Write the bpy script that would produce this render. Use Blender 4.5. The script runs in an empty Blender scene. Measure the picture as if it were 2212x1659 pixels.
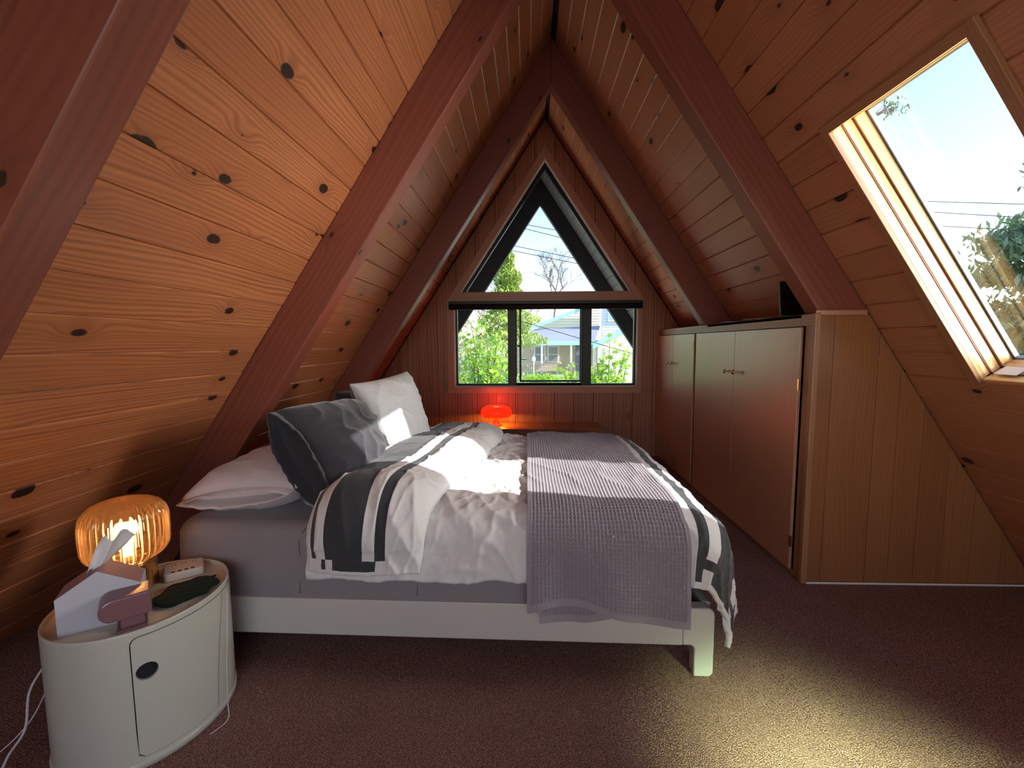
import bpy, math, random
import numpy as np
from mathutils import Vector, Matrix, noise
PI = math.pi
random.seed(7); rng = np.random.default_rng(7)
SC = bpy.context.scene; COL = SC.collection

# ---------------------------------------------------------------- camera
H0 = 1.32
yaw, pitch, roll = -0.03439, 0.08952, -0.00505
fw = Vector((math.sin(yaw)*math.cos(pitch), math.cos(yaw)*math.cos(pitch), -math.sin(pitch)))
rt = Vector((math.cos(yaw), -math.sin(yaw), 0)); up = rt.cross(fw)
r2 = rt*math.cos(roll)+up*math.sin(roll); u2 = -rt*math.sin(roll)+up*math.cos(roll)
cam = bpy.data.cameras.new('camera'); camo = bpy.data.objects.new('camera', cam); COL.objects.link(camo)
camo.matrix_world = Matrix(((r2.x, u2.x, -fw.x, 0), (r2.y, u2.y, -fw.y, 0), (r2.z, u2.z, -fw.z, H0), (0, 0, 0, 1)))
cam.sensor_width = 36; cam.lens = 958.4/2212*36; cam.clip_start = 0.02; cam.clip_end = 600
SC.camera = camo

# ---------------------------------------------------------------- world, sun, daylight
SUN_DIR = Vector((-1.62, .40, -1.0)).normalized()
w = bpy.data.worlds.new('world'); SC.world = w; w.use_nodes = True
nt = w.node_tree; nt.nodes.clear()
sky = nt.nodes.new('ShaderNodeTexSky'); sky.sky_type = 'NISHITA'; sky.sun_disc = False
sky.sun_elevation = math.asin(-SUN_DIR.z); sky.sun_rotation = math.atan2(-SUN_DIR.x, -SUN_DIR.y)
sky.altitude = 800; sky.air_density = 1.3; sky.dust_density = 1.2; sky.ozone_density = 2.0
bg = nt.nodes.new('ShaderNodeBackground'); bg.inputs[1].default_value = 0.42
wo = nt.nodes.new('ShaderNodeOutputWorld'); nt.links.new(sky.outputs[0], bg.inputs[0]); nt.links.new(bg.outputs[0], wo.inputs[0])

def light(name, kind, loc, energy, color=(1, 1, 1), direction=None, **kw):
    l = bpy.data.lights.new(name, kind); o = bpy.data.objects.new(name, l); COL.objects.link(o)
    o.location = loc; l.energy = energy; l.color = color
    if direction is not None: o.rotation_euler = Vector(direction).to_track_quat('-Z', 'Y').to_euler()
    for k, v in kw.items(): setattr(l, k, v)
    return o
light('sun', 'SUN', (9, -2, 8), 9.0, (1, .94, .86), SUN_DIR, angle=math.radians(.55))
# added fill lamps behind the camera, at an unseen rear window and skylight
light('rear_fill', 'AREA', (0.2, -2.72, 1.7), 34, (.95, .97, 1.0), (0, 1, -.02), shape='RECTANGLE', size=2.2, size_y=1.9)
light('green_carpet_fill', 'AREA', (1.95, -.75, 2.25), 980, (.72, 1.0, .54), (-.50, 2.02, -2.25), shape='RECTANGLE', size=.5, size_y=.9, spread=math.radians(33))  # added lamp, makes the soft green patch on the carpet
light('skylight_daylight', 'AREA', (3.35, 1.35, 1.55), 330, (1.0, .91, .80), (-1, .12, .12), shape='RECTANGLE', size=1.3, size_y=1.7)
light('ground_bounce_fill', 'AREA', (0.2, 6.35, -.15), 60, (1.0, .95, .86), (0, -1, .95), shape='RECTANGLE', size=2.6, size_y=1.0)  # added lamp hidden below the sill, stands in for light off the ground
SC.view_settings.view_transform = 'Standard'; SC.view_settings.look = 'None'
SC.view_settings.exposure = 0.0; SC.view_settings.gamma = 1; SC.view_settings.use_curve_mapping = False
SC.cycles.use_denoising = True
SC.cycles.max_bounces = 10; SC.cycles.diffuse_bounces = 5; SC.cycles.glossy_bounces = 4
SC.cycles.transmission_bounces = 8; SC.cycles.transparent_max_bounces = 12
SC.cycles.caustics_refractive = False; SC.cycles.caustics_reflective = False

# ---------------------------------------------------------------- mesh helpers
def mesh(name, V, F, mat=None, smooth=False, mats=None, fm=None):
    me = bpy.data.meshes.new(name); me.from_pydata([tuple(map(float, v)) for v in V], [], F)
    for m in (mats or ([mat] if mat else [])): me.materials.append(m)
    if fm is not None: me.polygons.foreach_set('material_index', fm)
    if smooth: me.polygons.foreach_set('use_smooth', [True]*len(me.polygons))
    me.update(); return me
def link(name, me, parent=None, M=None):
    o = bpy.data.objects.new(name, me); COL.objects.link(o)
    if parent is not None: o.parent = parent
    if M is not None: o.matrix_basis = (parent.matrix_world.inverted() @ M) if False else M
    return o
def tag(o, label, cat, group=None, kind=None):
    if label: o['label'] = label
    if cat: o['category'] = cat
    if group: o['group'] = group
    if kind: o['kind'] = kind
    return o
def struct(o): o['kind'] = 'structure'; return o
def empty(name, loc=(0, 0, 0), rz=0):
    o = bpy.data.objects.new(name, None); COL.objects.link(o); o.location = loc; o.rotation_euler = (0, 0, rz)
    o.empty_display_size = .1; return o
def thing(name, label, cat, loc=(0, 0, 0), rz=0, group=None): return tag(empty(name, loc, rz), label, cat, group)

class G:                                   # collects geometry for ONE mesh
    def __init__(s): s.V = []; s.F = []; s.M = []
    def add(s, V, F, m=0):
        n = len(s.V); s.V += [tuple(v) for v in V]; s.F += [tuple(i+n for i in f) for f in F]; s.M += [m]*len(F); return s
    def box(s, a, b, m=0, M=None):
        x0, y0, z0 = a; x1, y1, z1 = b
        V = [(x0, y0, z0), (x1, y0, z0), (x1, y1, z0), (x0, y1, z0), (x0, y0, z1), (x1, y0, z1), (x1, y1, z1), (x0, y1, z1)]
        if M is not None: V = [tuple(M @ Vector(v)) for v in V]
        return s.add(V, [(0, 3, 2, 1), (4, 5, 6, 7), (0, 1, 5, 4), (1, 2, 6, 5), (2, 3, 7, 6), (3, 0, 4, 7)], m)
    def prism(s, poly, f, d, m=0):         # poly of 2D points, f maps (a,b,depth)->xyz
        n = len(poly); V = [f(a, b, 0) for a, b in poly]+[f(a, b, d) for a, b in poly]
        F = [tuple(range(n))[::-1], tuple(range(n, 2*n))]+[(i, (i+1) % n, n+(i+1) % n, n+i) for i in range(n)]
        return s.add(V, F, m)
    def lathe(s, prof, n=32, c=(0, 0, 0), m=0, rib=None, M=None):
        V = []
        for (r, z) in prof:
            for k in range(n):
                a = 2*PI*k/n; rr = r*(1+(rib(a, z) if rib else 0))
                V.append((c[0]+rr*math.cos(a), c[1]+rr*math.sin(a), c[2]+z))
        if M is not None: V = [tuple(M @ Vector(v)) for v in V]
        F = [(i*n+k, i*n+(k+1) % n, (i+1)*n+(k+1) % n, (i+1)*n+k) for i in range(len(prof)-1) for k in range(n)]
        return s.add(V, F, m)
    def tube(s, pts, r, n=8, m=0):
        pts = [Vector(p) for p in pts]; V = []; N = len(pts); ref = None
        for i, p in enumerate(pts):
            t = (pts[min(i+1, N-1)]-pts[max(i-1, 0)]).normalized()
            if ref is None: ref = t.orthogonal().normalized()
            else: ref = (ref-t*ref.dot(t)).normalized()
            b = t.cross(ref); rr = r[i] if isinstance(r, (list, tuple)) else r
            for k in range(n): a = 2*PI*k/n; V.append(tuple(p+ref*math.cos(a)*rr+b*math.sin(a)*rr))
        F = [(i*n+k, i*n+(k+1) % n, (i+1)*n+(k+1) % n, (i+1)*n+k) for i in range(N-1) for k in range(n)]
        F += [tuple(range(n))[::-1], tuple(range((N-1)*n, N*n))]
        return s.add(V, F, m)
    def grid(s, A, m=0, closed_u=False, mf=None):   # A array (nu,nv,3)
        nu, nv = A.shape[:2]; n0 = len(s.V); s.V += [tuple(v) for v in A.reshape(-1, 3)]
        for i in range(nu if closed_u else nu-1):
            j2 = (i+1) % nu
            for j in range(nv-1):
                s.F.append((n0+i*nv+j, n0+j2*nv+j, n0+j2*nv+j+1, n0+i*nv+j+1)); s.M.append(mf(i, j) if mf else m)
        return s
    def build(s, name, mats, parent=None, smooth=False, bevel=0, M=None, solid=0):
        mats = mats if isinstance(mats, (list, tuple)) else [mats]
        o = link(name, mesh(name, s.V, s.F, mats=mats, fm=s.M, smooth=smooth), parent)
        if M is not None: o.matrix_basis = M
        if bevel:
            b = o.modifiers.new('bevel', 'BEVEL'); b.width = bevel; b.segments = 2; b.limit_method = 'ANGLE'; b.angle_limit = math.radians(40)
        if solid:
            b = o.modifiers.new('solid', 'SOLIDIFY'); b.thickness = solid; b.offset = -1
        return o
def curvepts(P, n):                        # Catmull-Rom through P
    P = [Vector(p) for p in P]; P = [P[0]*2-P[1]]+P+[P[-1]*2-P[-2]]; out = []
    for i in range(1, len(P)-2):
        for k in range(n):
            t = k/n; a, b, c, d = P[i-1:i+3]
            out.append(.5*((2*b)+(c-a)*t+(2*a-5*b+4*c-d)*t*t+(3*b-a-3*c+d)*t**3))
    return out+[P[-2]]
def sm(a, b, x): t = np.clip((x-a)/(b-a), 0, 1); return t*t*(3-2*t)
def nz(x, y, z=0, sc=1): return noise.noise(Vector((x*sc, y*sc, z*sc)))

# ---------------------------------------------------------------- materials
class NT:
    def __init__(s, name):
        s.m = bpy.data.materials.new(name); s.m.use_nodes = True; s.t = s.m.node_tree
        s.p = s.t.nodes['Principled BSDF']; s.out = s.t.nodes['Material Output']
    def n(s, kind, **kw):
        o = s.t.nodes.new('ShaderNode'+kind)
        for k, v in kw.items():
            if k[0] == 'i' and (k[1].isdigit() or k[1].isupper()):
                key = k[1:]; key = int(key) if key.isdigit() else key.replace('_', ' ')
                if hasattr(v, 'node'): s.t.links.new(v, o.inputs[key])
                else: o.inputs[key].default_value = v
            else: setattr(o, k, v)
        return o
    def l(s, a, b): s.t.links.new(a, b)
    def math(s, op, a, b=None, c=None):
        kw = dict(operation=op, i0=a)
        if b is not None: kw['i1'] = b
        if c is not None: kw['i2'] = c
        return s.n('Math', **kw).outputs[0]
    def ramp(s, fac, stops, interp='LINEAR'):
        r = s.n('ValToRGB', iFac=fac); e = r.color_ramp; e.interpolation = interp
        while len(e.elements) < len(stops): e.elements.new(.5)
        for el, (p, c) in zip(e.elements, stops): el.position = p; el.color = (*c, 1) if len(c) == 3 else c
        return r.outputs[0]
    def mix(s, f, a, b, mode='MIX'):
        o = s.n('Mix', data_type='RGBA', blend_type=mode)
        for key, v in ((0, f), (6, a), (7, b)):
            if hasattr(v, 'node'): s.l(v, o.inputs[key])
            else: o.inputs[key].default_value = v if key == 0 else (*v, 1) if len(v) == 3 else v
        return o.outputs[2]
    def set(s, **kw):
        for k, v in kw.items():
            i = s.p.inputs[k.replace('_', ' ')]
            if hasattr(v, 'node'): s.l(v, i)
            else: i.default_value = (*v, 1) if isinstance(v, tuple) and len(v) == 3 else v
        return s
    def bump(s, h, strength=.3, dist=.002):
        b = s.n('Bump', iStrength=strength, iDistance=dist, iHeight=h); s.l(b.outputs[0], s.p.inputs['Normal'])

def flat(name, c, rough=.5, metal=0, nscale=0, namp=.1, bump=0, spec=.5):
    t = NT(name)
    if nscale:
        tc = t.n('TexCoord'); nn = t.n('TexNoise', iVector=tc.outputs['Object'], iScale=nscale, iDetail=4.0)
        a = tuple(max(0, x*(1-namp)) for x in c); b = tuple(min(1, x*(1+namp)) for x in c)
        t.set(Base_Color=t.mix(nn.outputs[0], a, b))
        if bump: t.bump(nn.outputs[0], bump, .003)
    else: t.set(Base_Color=c)
    t.set(Roughness=rough, Metallic=metal, Specular_IOR_Level=spec); return t.m

def wood(name, base, dark, knot=(.02, .008, .005), contrast=.6, knots=1.0, freq=30, rough=.42, var=.22, tint=(1, .8, .7), spec=.5, kscale=(2.4, 4.2), bump=.25, coat=.25, crough=.3):
    """long axis = local X, width = local Y"""
    t = NT(name); tc = t.n('TexCoord'); oi = t.n('ObjectInfo')
    r = oi.outputs['Random']
    off = t.n('CombineXYZ', i0=t.math('MULTIPLY', r, 41.3), i1=t.math('MULTIPLY', r, 87.7), i2=t.math('MULTIPLY', r, 13.1))
    v = t.n('VectorMath', operation='ADD', i0=tc.outputs['Object'], i1=off.outputs[0]).outputs[0]
    sp = t.n('SeparateXYZ', i0=v); x, y, z = sp.outputs
    yz = t.math('ADD', y, z)
    # knots
    kv = t.n('CombineXYZ', i0=t.math('MULTIPLY', x, kscale[0]), i1=t.math('MULTIPLY', yz, kscale[1]), i2=0.0)
    vo = t.n('TexVoronoi', voronoi_dimensions='2D', feature='F1', iVector=kv.outputs[0], iScale=1.0, iRandomness=.9)
    d = vo.outputs['Distance']; rc = t.n('SeparateColor', i0=vo.outputs['Color'])
    rad = t.math('MULTIPLY', t.math('MAXIMUM', t.math('SUBTRACT', rc.outputs[0], 1-.65*knots), 0.0), .16)
    rn = t.n('TexNoise', iVector=v, iScale=35.0, iDetail=2.0)
    dd = t.math('ADD', d, t.math('MULTIPLY', t.math('SUBTRACT', rn.outputs[0], .5), .035))
    kmask = t.n('MapRange', interpolation_type='SMOOTHSTEP', i0=t.math('SUBTRACT', dd, rad), i1=.0, i2=.022, i3=1.0, i4=0.0).outputs[0]
    has = t.math('GREATER_THAN', rad, .004)
    kmask = t.math('MULTIPLY', kmask, has)
    halo = t.math('MULTIPLY', t.n('MapRange', interpolation_type='SMOOTHSTEP', i0=d, i1=.02, i2=.30, i3=1.0, i4=0.0).outputs[0], has)
    warp = t.math('MULTIPLY', halo, .035)
    # rings
    low = t.n('TexNoise', iVector=t.n('VectorMath', operation='MULTIPLY', i0=v, i1=(.9, 5, 5)).outputs[0], iScale=1.0, iDetail=2.0)
    yy = t.math('ADD', t.math('ADD', yz, warp), t.math('MULTIPLY', low.outputs[0], .11))
    wv = t.n('TexNoise', iVector=t.n('CombineXYZ', i0=t.math('MULTIPLY', x, .25), i1=t.math('MULTIPLY', yy, freq*2.2), i2=0.0).outputs[0], iScale=1.0, iDetail=2.0, iRoughness=.6)
    sn = t.math('SINE', t.math('MULTIPLY', yy, freq*12.0))
    rings = t.math('ADD', t.math('MULTIPLY', sn, .22), wv.outputs[0])
    rings = t.n('MapRange', i0=rings, i1=.3, i2=.85, i3=0.0, i4=1.0).outputs[0]
    fine = t.n('TexNoise', iVector=t.n('VectorMath', operation='MULTIPLY', i0=v, i1=(6, 260, 260)).outputs[0], iScale=1.0, iDetail=3.0)
    g = t.math('ADD', t.math('MULTIPLY', rings, contrast), t.math('MULTIPLY', t.math('SUBTRACT', fine.outputs[0], .5), .5))
    blot = t.n('TexNoise', iVector=t.n('VectorMath', operation='MULTIPLY', i0=v, i1=(1.3, 6, 6)).outputs[0], iScale=1.0, iDetail=3.0)
    g = t.math('ADD', g, t.math('MULTIPLY', t.math('SUBTRACT', blot.outputs[0], .5), .5))
    col = t.mix(g, base, dark)
    rr = t.math('FRACT', t.math('MULTIPLY', r, 7.13))
    col = t.mix(t.math('MULTIPLY', rr, var*2), col, tuple(b*.62*q for b, q in zip(base, tint)))
    col = t.mix(t.math('MULTIPLY', halo, .35), col, dark)
    col = t.mix(kmask, col, knot)
    t.set(Base_Color=col, Roughness=t.math('ADD', rough, t.math('MULTIPLY', fine.outputs[0], .12)), Specular_IOR_Level=spec)
    t.p.inputs['Coat Weight'].default_value = coat; t.p.inputs['Coat Roughness'].default_value = crough
    t.bump(t.math('ADD', g, t.math('MULTIPLY', kmask, -1.5)), bump, .0015)
    return t.m

MW = {}
MW['plankL'] = wood('knotty_pine', (.46, .175, .070), (.20, .056, .022), contrast=.7)
MW['plankR'] = wood('knotty_pine_right', (.50, .22, .11), (.24, .085, .04), contrast=.4)
MW['rafter'] = wood('stained_rafter', (.23, .062, .038), (.11, .028, .018), contrast=.45, knots=.5, freq=16, rough=.45, var=.12)
MW['panel'] = wood('wall_panelling', (.45, .19, .10), (.19, .07, .04), contrast=.7, knots=.12, freq=14, rough=.45, var=.12)
MW['casing'] = wood('window_casing', (.52, .26, .16), (.28, .12, .07), contrast=.45, knots=0, freq=20, rough=.4, var=.05)
MW['cab'] = wood('walnut_ply', (.55, .28, .155), (.27, .12, .062), contrast=.4, knots=0, freq=60, rough=.33, var=.05, coat=1.0, crough=.3, bump=.04, spec=.9)
MW['cabframe'] = wood('cabinet_frame', (.38, .185, .085), (.20, .085, .036), contrast=.4, knots=0, freq=45, rough=.4, var=.05)
MW['endp'] = wood('cedar_end_panel', (.34, .145, .055), (.17, .062, .024), contrast=.4, knots=.28, freq=26, rough=.42, var=.22)
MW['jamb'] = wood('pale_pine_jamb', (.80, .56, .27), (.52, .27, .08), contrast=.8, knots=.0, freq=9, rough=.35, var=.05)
MW['bench'] = wood('oiled_bench_wood', (.42, .17, .06), (.22, .075, .026), contrast=.5, knots=0, freq=25, rough=.35, var=.2)
M_black = flat('black_metal', (.012, .012, .014), .4, .3)
M_blind = flat('black_blind_fabric', (.012, .011, .013), .75, nscale=300, bump=.2)
M_soffit = flat('dark_grey_paint', (.15, .15, .155), .7, nscale=14, namp=.2)
M_outraf = flat('dark_grey_rafter_paint', (.03, .03, .034), .7, nscale=9, namp=.25)
M_deck = flat('dark_roof_deck', (.03, .018, .012), .9, nscale=8)
M_shingle = flat('roof_shingle', (.06, .065, .08), .9, nscale=60, namp=.4, bump=.5)
M_brass = flat('brass', (.72, .45, .18), .22, 1, nscale=5, namp=.08)
M_white = flat('ivory_plastic', (.50, .50, .43), .28, nscale=3, namp=.03)
M_cream = flat('tray_plastic', (.60, .55, .44), .25, nscale=4, namp=.04)
M_dark = flat('dark_interior', (.004, .004, .005), .8)
M_bedf = flat('white_bed_laminate', (.60, .58, .53), .38, nscale=2.5, namp=.04)
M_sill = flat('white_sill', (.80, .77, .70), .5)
M_flash = flat('grey_flashing', (.28, .33, .38), .4, .5)
M_groove = flat('red_brown_gasket', (.18, .05, .025), .6)
M_wht = flat('white_paper', (.75, .75, .76), .8, nscale=60, namp=.05)
M_mauve = flat('glossy_mauve', (.20, .10, .115), .25, nscale=4, namp=.05)

def glass_pane(name, tint=(.97, .99, 1.0), refl=.06):
    t = NT(name); t.t.nodes.remove(t.p)
    tr = t.n('BsdfTransparent', i0=(*tint, 1)); gl = t.n('BsdfGlossy', iColor=(1, 1, 1, 1), iRoughness=.02)
    fr = t.n('LayerWeight', iBlend=.25)
    f = t.math('ADD', t.math('MULTIPLY', fr.outputs['Fresnel'], .10), refl*.1)
    mx = t.n('MixShader', i0=f, i1=tr.outputs[0], i2=gl.outputs[0]); t.l(mx.outputs[0], t.out.inputs[0]); return t.m
M_glass = glass_pane('window_glass')

def carpet():
    t = NT('brown_cut_pile_carpet'); tc = t.n('TexCoord'); v = tc.outputs['Object']
    wn = t.n('TexNoise', iVector=v, iScale=60.0, iDetail=2.0)
    vv = t.n('VectorMath', operation='ADD', i0=v, i1=t.n('VectorMath', operation='SCALE', i0=wn.outputs['Color'], iScale=.006).outputs[0]).outputs[0]
    a = t.n('TexNoise', iVector=v, iScale=230.0, iDetail=2.0, iRoughness=.6); b = t.n('TexNoise', iVector=v, iScale=2.6, iDetail=5.0)
    vo = t.n('TexVoronoi', iVector=vv, iScale=210.0, iRandomness=1.0)
    tuft = t.n('MapRange', i0=vo.outputs['Distance'], i1=.15, i2=.62, i3=1.0, i4=0.0).outputs[0]
    h = t.math('ADD', tuft, t.math('MULTIPLY', a.outputs[0], .35))
    c = t.mix(t.math('MULTIPLY', h, .8), (.12, .055, .045), (.70, .43, .36)); c = t.mix(t.math('MULTIPLY', b.outputs[0], .5), c, (.12, .055, .045))  # gaps between tufts darkened in the colour, in place of pile shade
    t.set(Base_Color=c, Roughness=1.0, Specular_IOR_Level=0.0)
    t.bump(h, .8, .006); return t.m
M_carpet = carpet()

def cloth(name, c, weave=900, bump=.25, wr=40, rough=.9, sheen=.2, namp=.08, trans=0):
    t = NT(name); tc = t.n('TexCoord'); v = tc.outputs['Object']
    a = t.n('TexNoise', iVector=v, iScale=float(weave), iDetail=2.0); b = t.n('TexNoise', iVector=v, iScale=float(wr), iDetail=5.0, iRoughness=.6, iDistortion=.6)
    t.set(Base_Color=t.mix(b.outputs[0], tuple(x*(1-namp) for x in c), tuple(min(1, x*(1+namp)) for x in c)), Roughness=rough, Specular_IOR_Level=.2)
    t.p.inputs['Sheen Weight'].default_value = sheen
    t.bump(t.math('ADD', t.math('MULTIPLY', a.outputs[0], .3), b.outputs[0]), bump, .004); return t.m
M_dw = cloth('white_cotton', (.74, .73, .72), wr=45, bump=.35)
M_dg = cloth('charcoal_cotton', (.045, .047, .053), wr=45, bump=.35, namp=.2)
M_sheet = cloth('mauve_grey_sheet', (.27, .245, .26), wr=8, bump=.1)
M_blk = cloth('lavender_grey_waffle', (.30, .27, .305), wr=60, bump=.15, namp=.1)
M_pil1 = cloth('pale_lilac_cotton', (.60, .55, .57), wr=22, bump=.3)
M_pil2 = cloth('charcoal_linen', (.034, .034, .042), wr=30, bump=.4, namp=.3, sheen=.5)
M_pil3 = cloth('light_grey_quilted_cotton', (.56, .57, .58), wr=30, bump=.5)
M_mask = cloth('dark_green_quilt', (.004, .011, .006), wr=50, bump=.4, namp=.3, sheen=.03)

# ---------------------------------------------------------------- room shell
CC = .6656; AL = 1.4702; AR = 1.8773; RX = (AR-AL)/2; RZ = H0+(AL+AR)/(2*CC)
YB, YW, YO = -2.8, 5.18, 7.12
SL = math.sqrt(1+CC*CC)
def XL(z): return -AL+CC*(z-H0)
def XR(z): return AR-CC*(z-H0)
struct(G().box((XL(0)-.3, YB-.2, -.12), (XR(0)+.3, YW+.1, 0)).build('floor', M_carpet))

HOLES = [(1.409, 2.011, 1.149, 2.229), (-1.2, -.5, 1.149, 2.229)]     # (y0,y1,z0,z1) skylights in the right slope; second unseen, added for the green fill
def plank_mesh(L, W, T=.019, g=.0055, c=.0048):
    pts = [(.0006, -c), (g, 0), (W-g, 0), (W-.0006, -c), (W-.0006, -T), (.0006, -T)]
    V = [(x, a, b) for x in (0, L) for a, b in pts]; n = 6
    F = [tuple(range(n))[::-1], tuple(range(n, 2*n))]+[(i, (i+1) % n, n+(i+1) % n, n+i) for i in range(n)]
    return V, F
def slope_matrix(side, y0, z0, off=0.0):   # local X=+Y world, Y=up the slope, Z=towards room
    s = 1 if side == 'L' else -1
    wv = Vector((s*CC/SL, 0, 1/SL)); inn = Vector((s/SL, 0, -CC/SL))
    X = Vector((0, 1, 0)) if side == 'R' else Vector((0, 1, 0))
    x0 = XL(z0) if side == 'L' else XR(z0); org = Vector((x0, y0, z0))+inn*off
    if side == 'L': Xa = Vector((0, 1, 0)); Za = Xa.cross(wv)          # = -inn for left
    else: Xa = Vector((0, 1, 0)); Za = Xa.cross(wv)
    if Za.dot(inn) < 0: Xa = -Xa; Za = Xa.cross(wv); flip = True
    else: flip = False
    M = Matrix.Identity(4)
    for i in range(3): M[i][0] = Xa[i]; M[i][1] = wv[i]; M[i][2] = Za[i]; M[i][3] = org[i]
    return M, flip
def slope_planks(side, root, y0, y1, mat, ztop, zoff, holes, name, g=.0055, c=.0048):
    zs = [ztop-.12*k for k in range(-8, 27)]; zs = sorted({round(max(0.0, min(z, RZ)), 4) for z in zs})
    cache = {}
    for a, b in zip(zs[:-1], zs[1:]):
        if b-a < .02: continue
        segs = [(y0, y1)]
        for (h0, h1, hz0, hz1) in holes:
            if a >= hz0-.02 and b <= hz1+.02:
                segs = [q for s in segs for q in ((s[0], min(s[1], h0)), (max(s[0], h1), s[1])) if q[1]-q[0] > .02] if any(s[0] < h1 and s[1] > h0 for s in segs) else segs
        for s0, s1 in segs:
            W = (b-a)*SL; L = s1-s0; key = (round(W, 3), round(L, 3))
            if key not in cache:
                V, F = plank_mesh(L, W, g=g, c=c); cache[key] = mesh(name, V, F, mat)
            M, flip = slope_matrix(side, s1 if False else s0, a, zoff+random.uniform(-.0012, .0012))
            if flip: M = M @ Matrix.Translation((-L, 0, 0))
            link(name, cache[key], root).matrix_basis = M
def slope_shell(side, name, y0, y1, holes, mat, t0=.021, t1=.10):
    g = G(); M, flip = slope_matrix(side, 0, 0); s = -1 if flip else 1; LT = RZ*SL+.05
    cuts = sorted({y0, y1}|{q for h in holes for q in h[:2] if y0 < q < y1})
    for a, b in zip(cuts[:-1], cuts[1:]):
        h = [q for q in holes if q[0] <= a+1e-6 and q[1] >= b-1e-6]
        for (u0, u1) in ([(-.2, LT)] if not h else [(-.2, h[0][2]*SL), (h[0][3]*SL, LT)]):
            g.box((min(s*a, s*b), u0, -t1), (max(s*a, s*b), u1, -t0), M=M)
    return g.build(name, mat)
wl = struct(slope_shell('L', 'wall_left', YB-.1, YW+.04, [], M_deck))
wr_ = struct(slope_shell('R', 'wall_right', YB-.1, YW+.04, HOLES, M_deck))
slope_planks('L', wl, YB, YW, MW['plankL'], 2.974, 0, [], 'plank')
slope_planks('R', wr_, YB, YW, MW['plankR'], 2.829, 0, HOLES, 'plank')

# rafters (one each side per bay), underside .25 m inside the boards measured horizontally
def rafter(side, y0, y1, d, mat, zlo, label, grp, x_top=None, cat='rafter'):
    s = 1 if side == 'L' else -1; X = XL if side == 'L' else XR
    wv = Vector((s*CC/SL, 0, 1/SL)); dp = d/SL                      # perpendicular depth
    # local: X along slope, Y perpendicular to the boards, Z = world Y thickness
    inn = Vector((s/SL, 0, -CC/SL))
    L0 = 0; L1 = (RZ-zlo)*SL
    # clip both faces at the ridge plane x=RX
    def tmax(off): return ((RX-(X(zlo)+inn.x*off))/wv.x)
    poly = [(0, 0), (tmax(0), 0), (tmax(dp), dp), (dp*CC, dp)]
    g = G(); g.prism(poly, lambda a, b, c: (a, b, c), (y1-y0))
    M = Matrix.Identity(4); Za = wv.cross(inn)
    for i in range(3): M[i][0] = wv[i]; M[i][1] = inn[i]; M[i][2] = Za[i]
    yo = y0 if Za.y > 0 else y1
    M[0][3] = X(zlo); M[1][3] = yo; M[2][3] = zlo
    o = g.build('rafter', mat, bevel=.006); o.matrix_basis = M
    return tag(o, label, cat, grp)
for (ya, nm) in ((.890, 'nearest the camera'), (2.388, 'in the middle of the room'), (3.885, 'closest to the window wall')):
    for sd, sn in (('L', 'left'), ('R', 'right')):
        lab = {('L', .89): 'rafter with coarse grain in the upper left corner, nearest the camera',
               ('R', .89): 'dark rafter on the right slope behind the camera side of the skylight',
               ('L', 2.388): 'red-brown rafter on the left slope running down behind the white lamp and mattress',
               ('R', 2.388): 'wide red-brown right-hand rafter landing on the cabinet end panel',
               ('L', 3.885): 'dark red rafter on the left slope closest to the window wall',
               ('R', 3.885): 'dark red right-hand rafter closest to the window wall, above the small cabinet door'}[(sd, ya)]
        if sd == 'R' and ya == .89: continue
        rafter(sd, ya, ya+.12, .25, MW['rafter'], 1.475 if (sd == 'R') else 0.0, lab, 'roof rafters')

# overhang outside the gable: dark soffit boards and barge rafters
for sd, nm in (('L', 'left'), ('R', 'right')):
    rt_ = slope_shell(sd, 'roof_overhang', YW+.04, YO+.02, [], M_shingle)
    tag(rt_, 'dark grey roof overhang outside the window, %s slope' % nm, 'roof overhang')
    slope_planks(sd, rt_, YW+.16, YO, M_soffit, 2.90, 0, [], 'soffit_board', g=.009, c=.009)
    o = rafter(sd, 7.0, 7.12, .26, M_outraf, -.1, 'dark grey outer rafter at the edge of the overhang, %s side' % nm, None)
    o.name = 'barge_rafter'

# rear gable wall behind the camera, with an unseen window opening for the rear fill lamp
g = G()
for (x0, x1, z0, z1) in ((-3, -1.0, 0, 4), (1.4, 3, 0, 4), (-1.0, 1.4, 0, .7), (-1.0, 1.4, 2.7, 4)): g.box((x0, YB-.12, z0), (x1, YB, z1))
struct(g.build('wall_back', MW['panel']))

# ---------------------------------------------------------------- window wall
def clip(poly, a, b, c):                   # keep a*x+b*z<=c
    out = []
    for i in range(len(poly)):
        p, q = poly[i], poly[(i+1) % len(poly)]; dp = a*p[0]+b*p[1]-c; dq = a*q[0]+b*q[1]-c
        if dp <= 0: out.append(p)
        if dp*dq < 0: t = dp/(dp-dq); out.append((p[0]+(q[0]-p[0])*t, p[1]+(q[1]-p[1])*t))
    return out
WX0, WX1, WZ0, WZ1, WAP = -.85, 1.27, .822, 1.915, 3.385      # opening: rect + triangle
OX0, OX1, OZ0 = WX0-.04, WX1+.025, WZ0-.035
ww = struct(empty('wall_window', (0, YW, 0)))
edges = [-2.6+.0, ]
x = .0900-.2272*12; gx = []
while x < 3.0: gx.append(x); x += .2272
def roof_clip(P, e=.012):
    P = clip(P, -1, CC, AL+CC*H0-e*SL); return clip(P, 1, CC, AR+CC*H0-e*SL)
sl = lambda x: None
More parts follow.
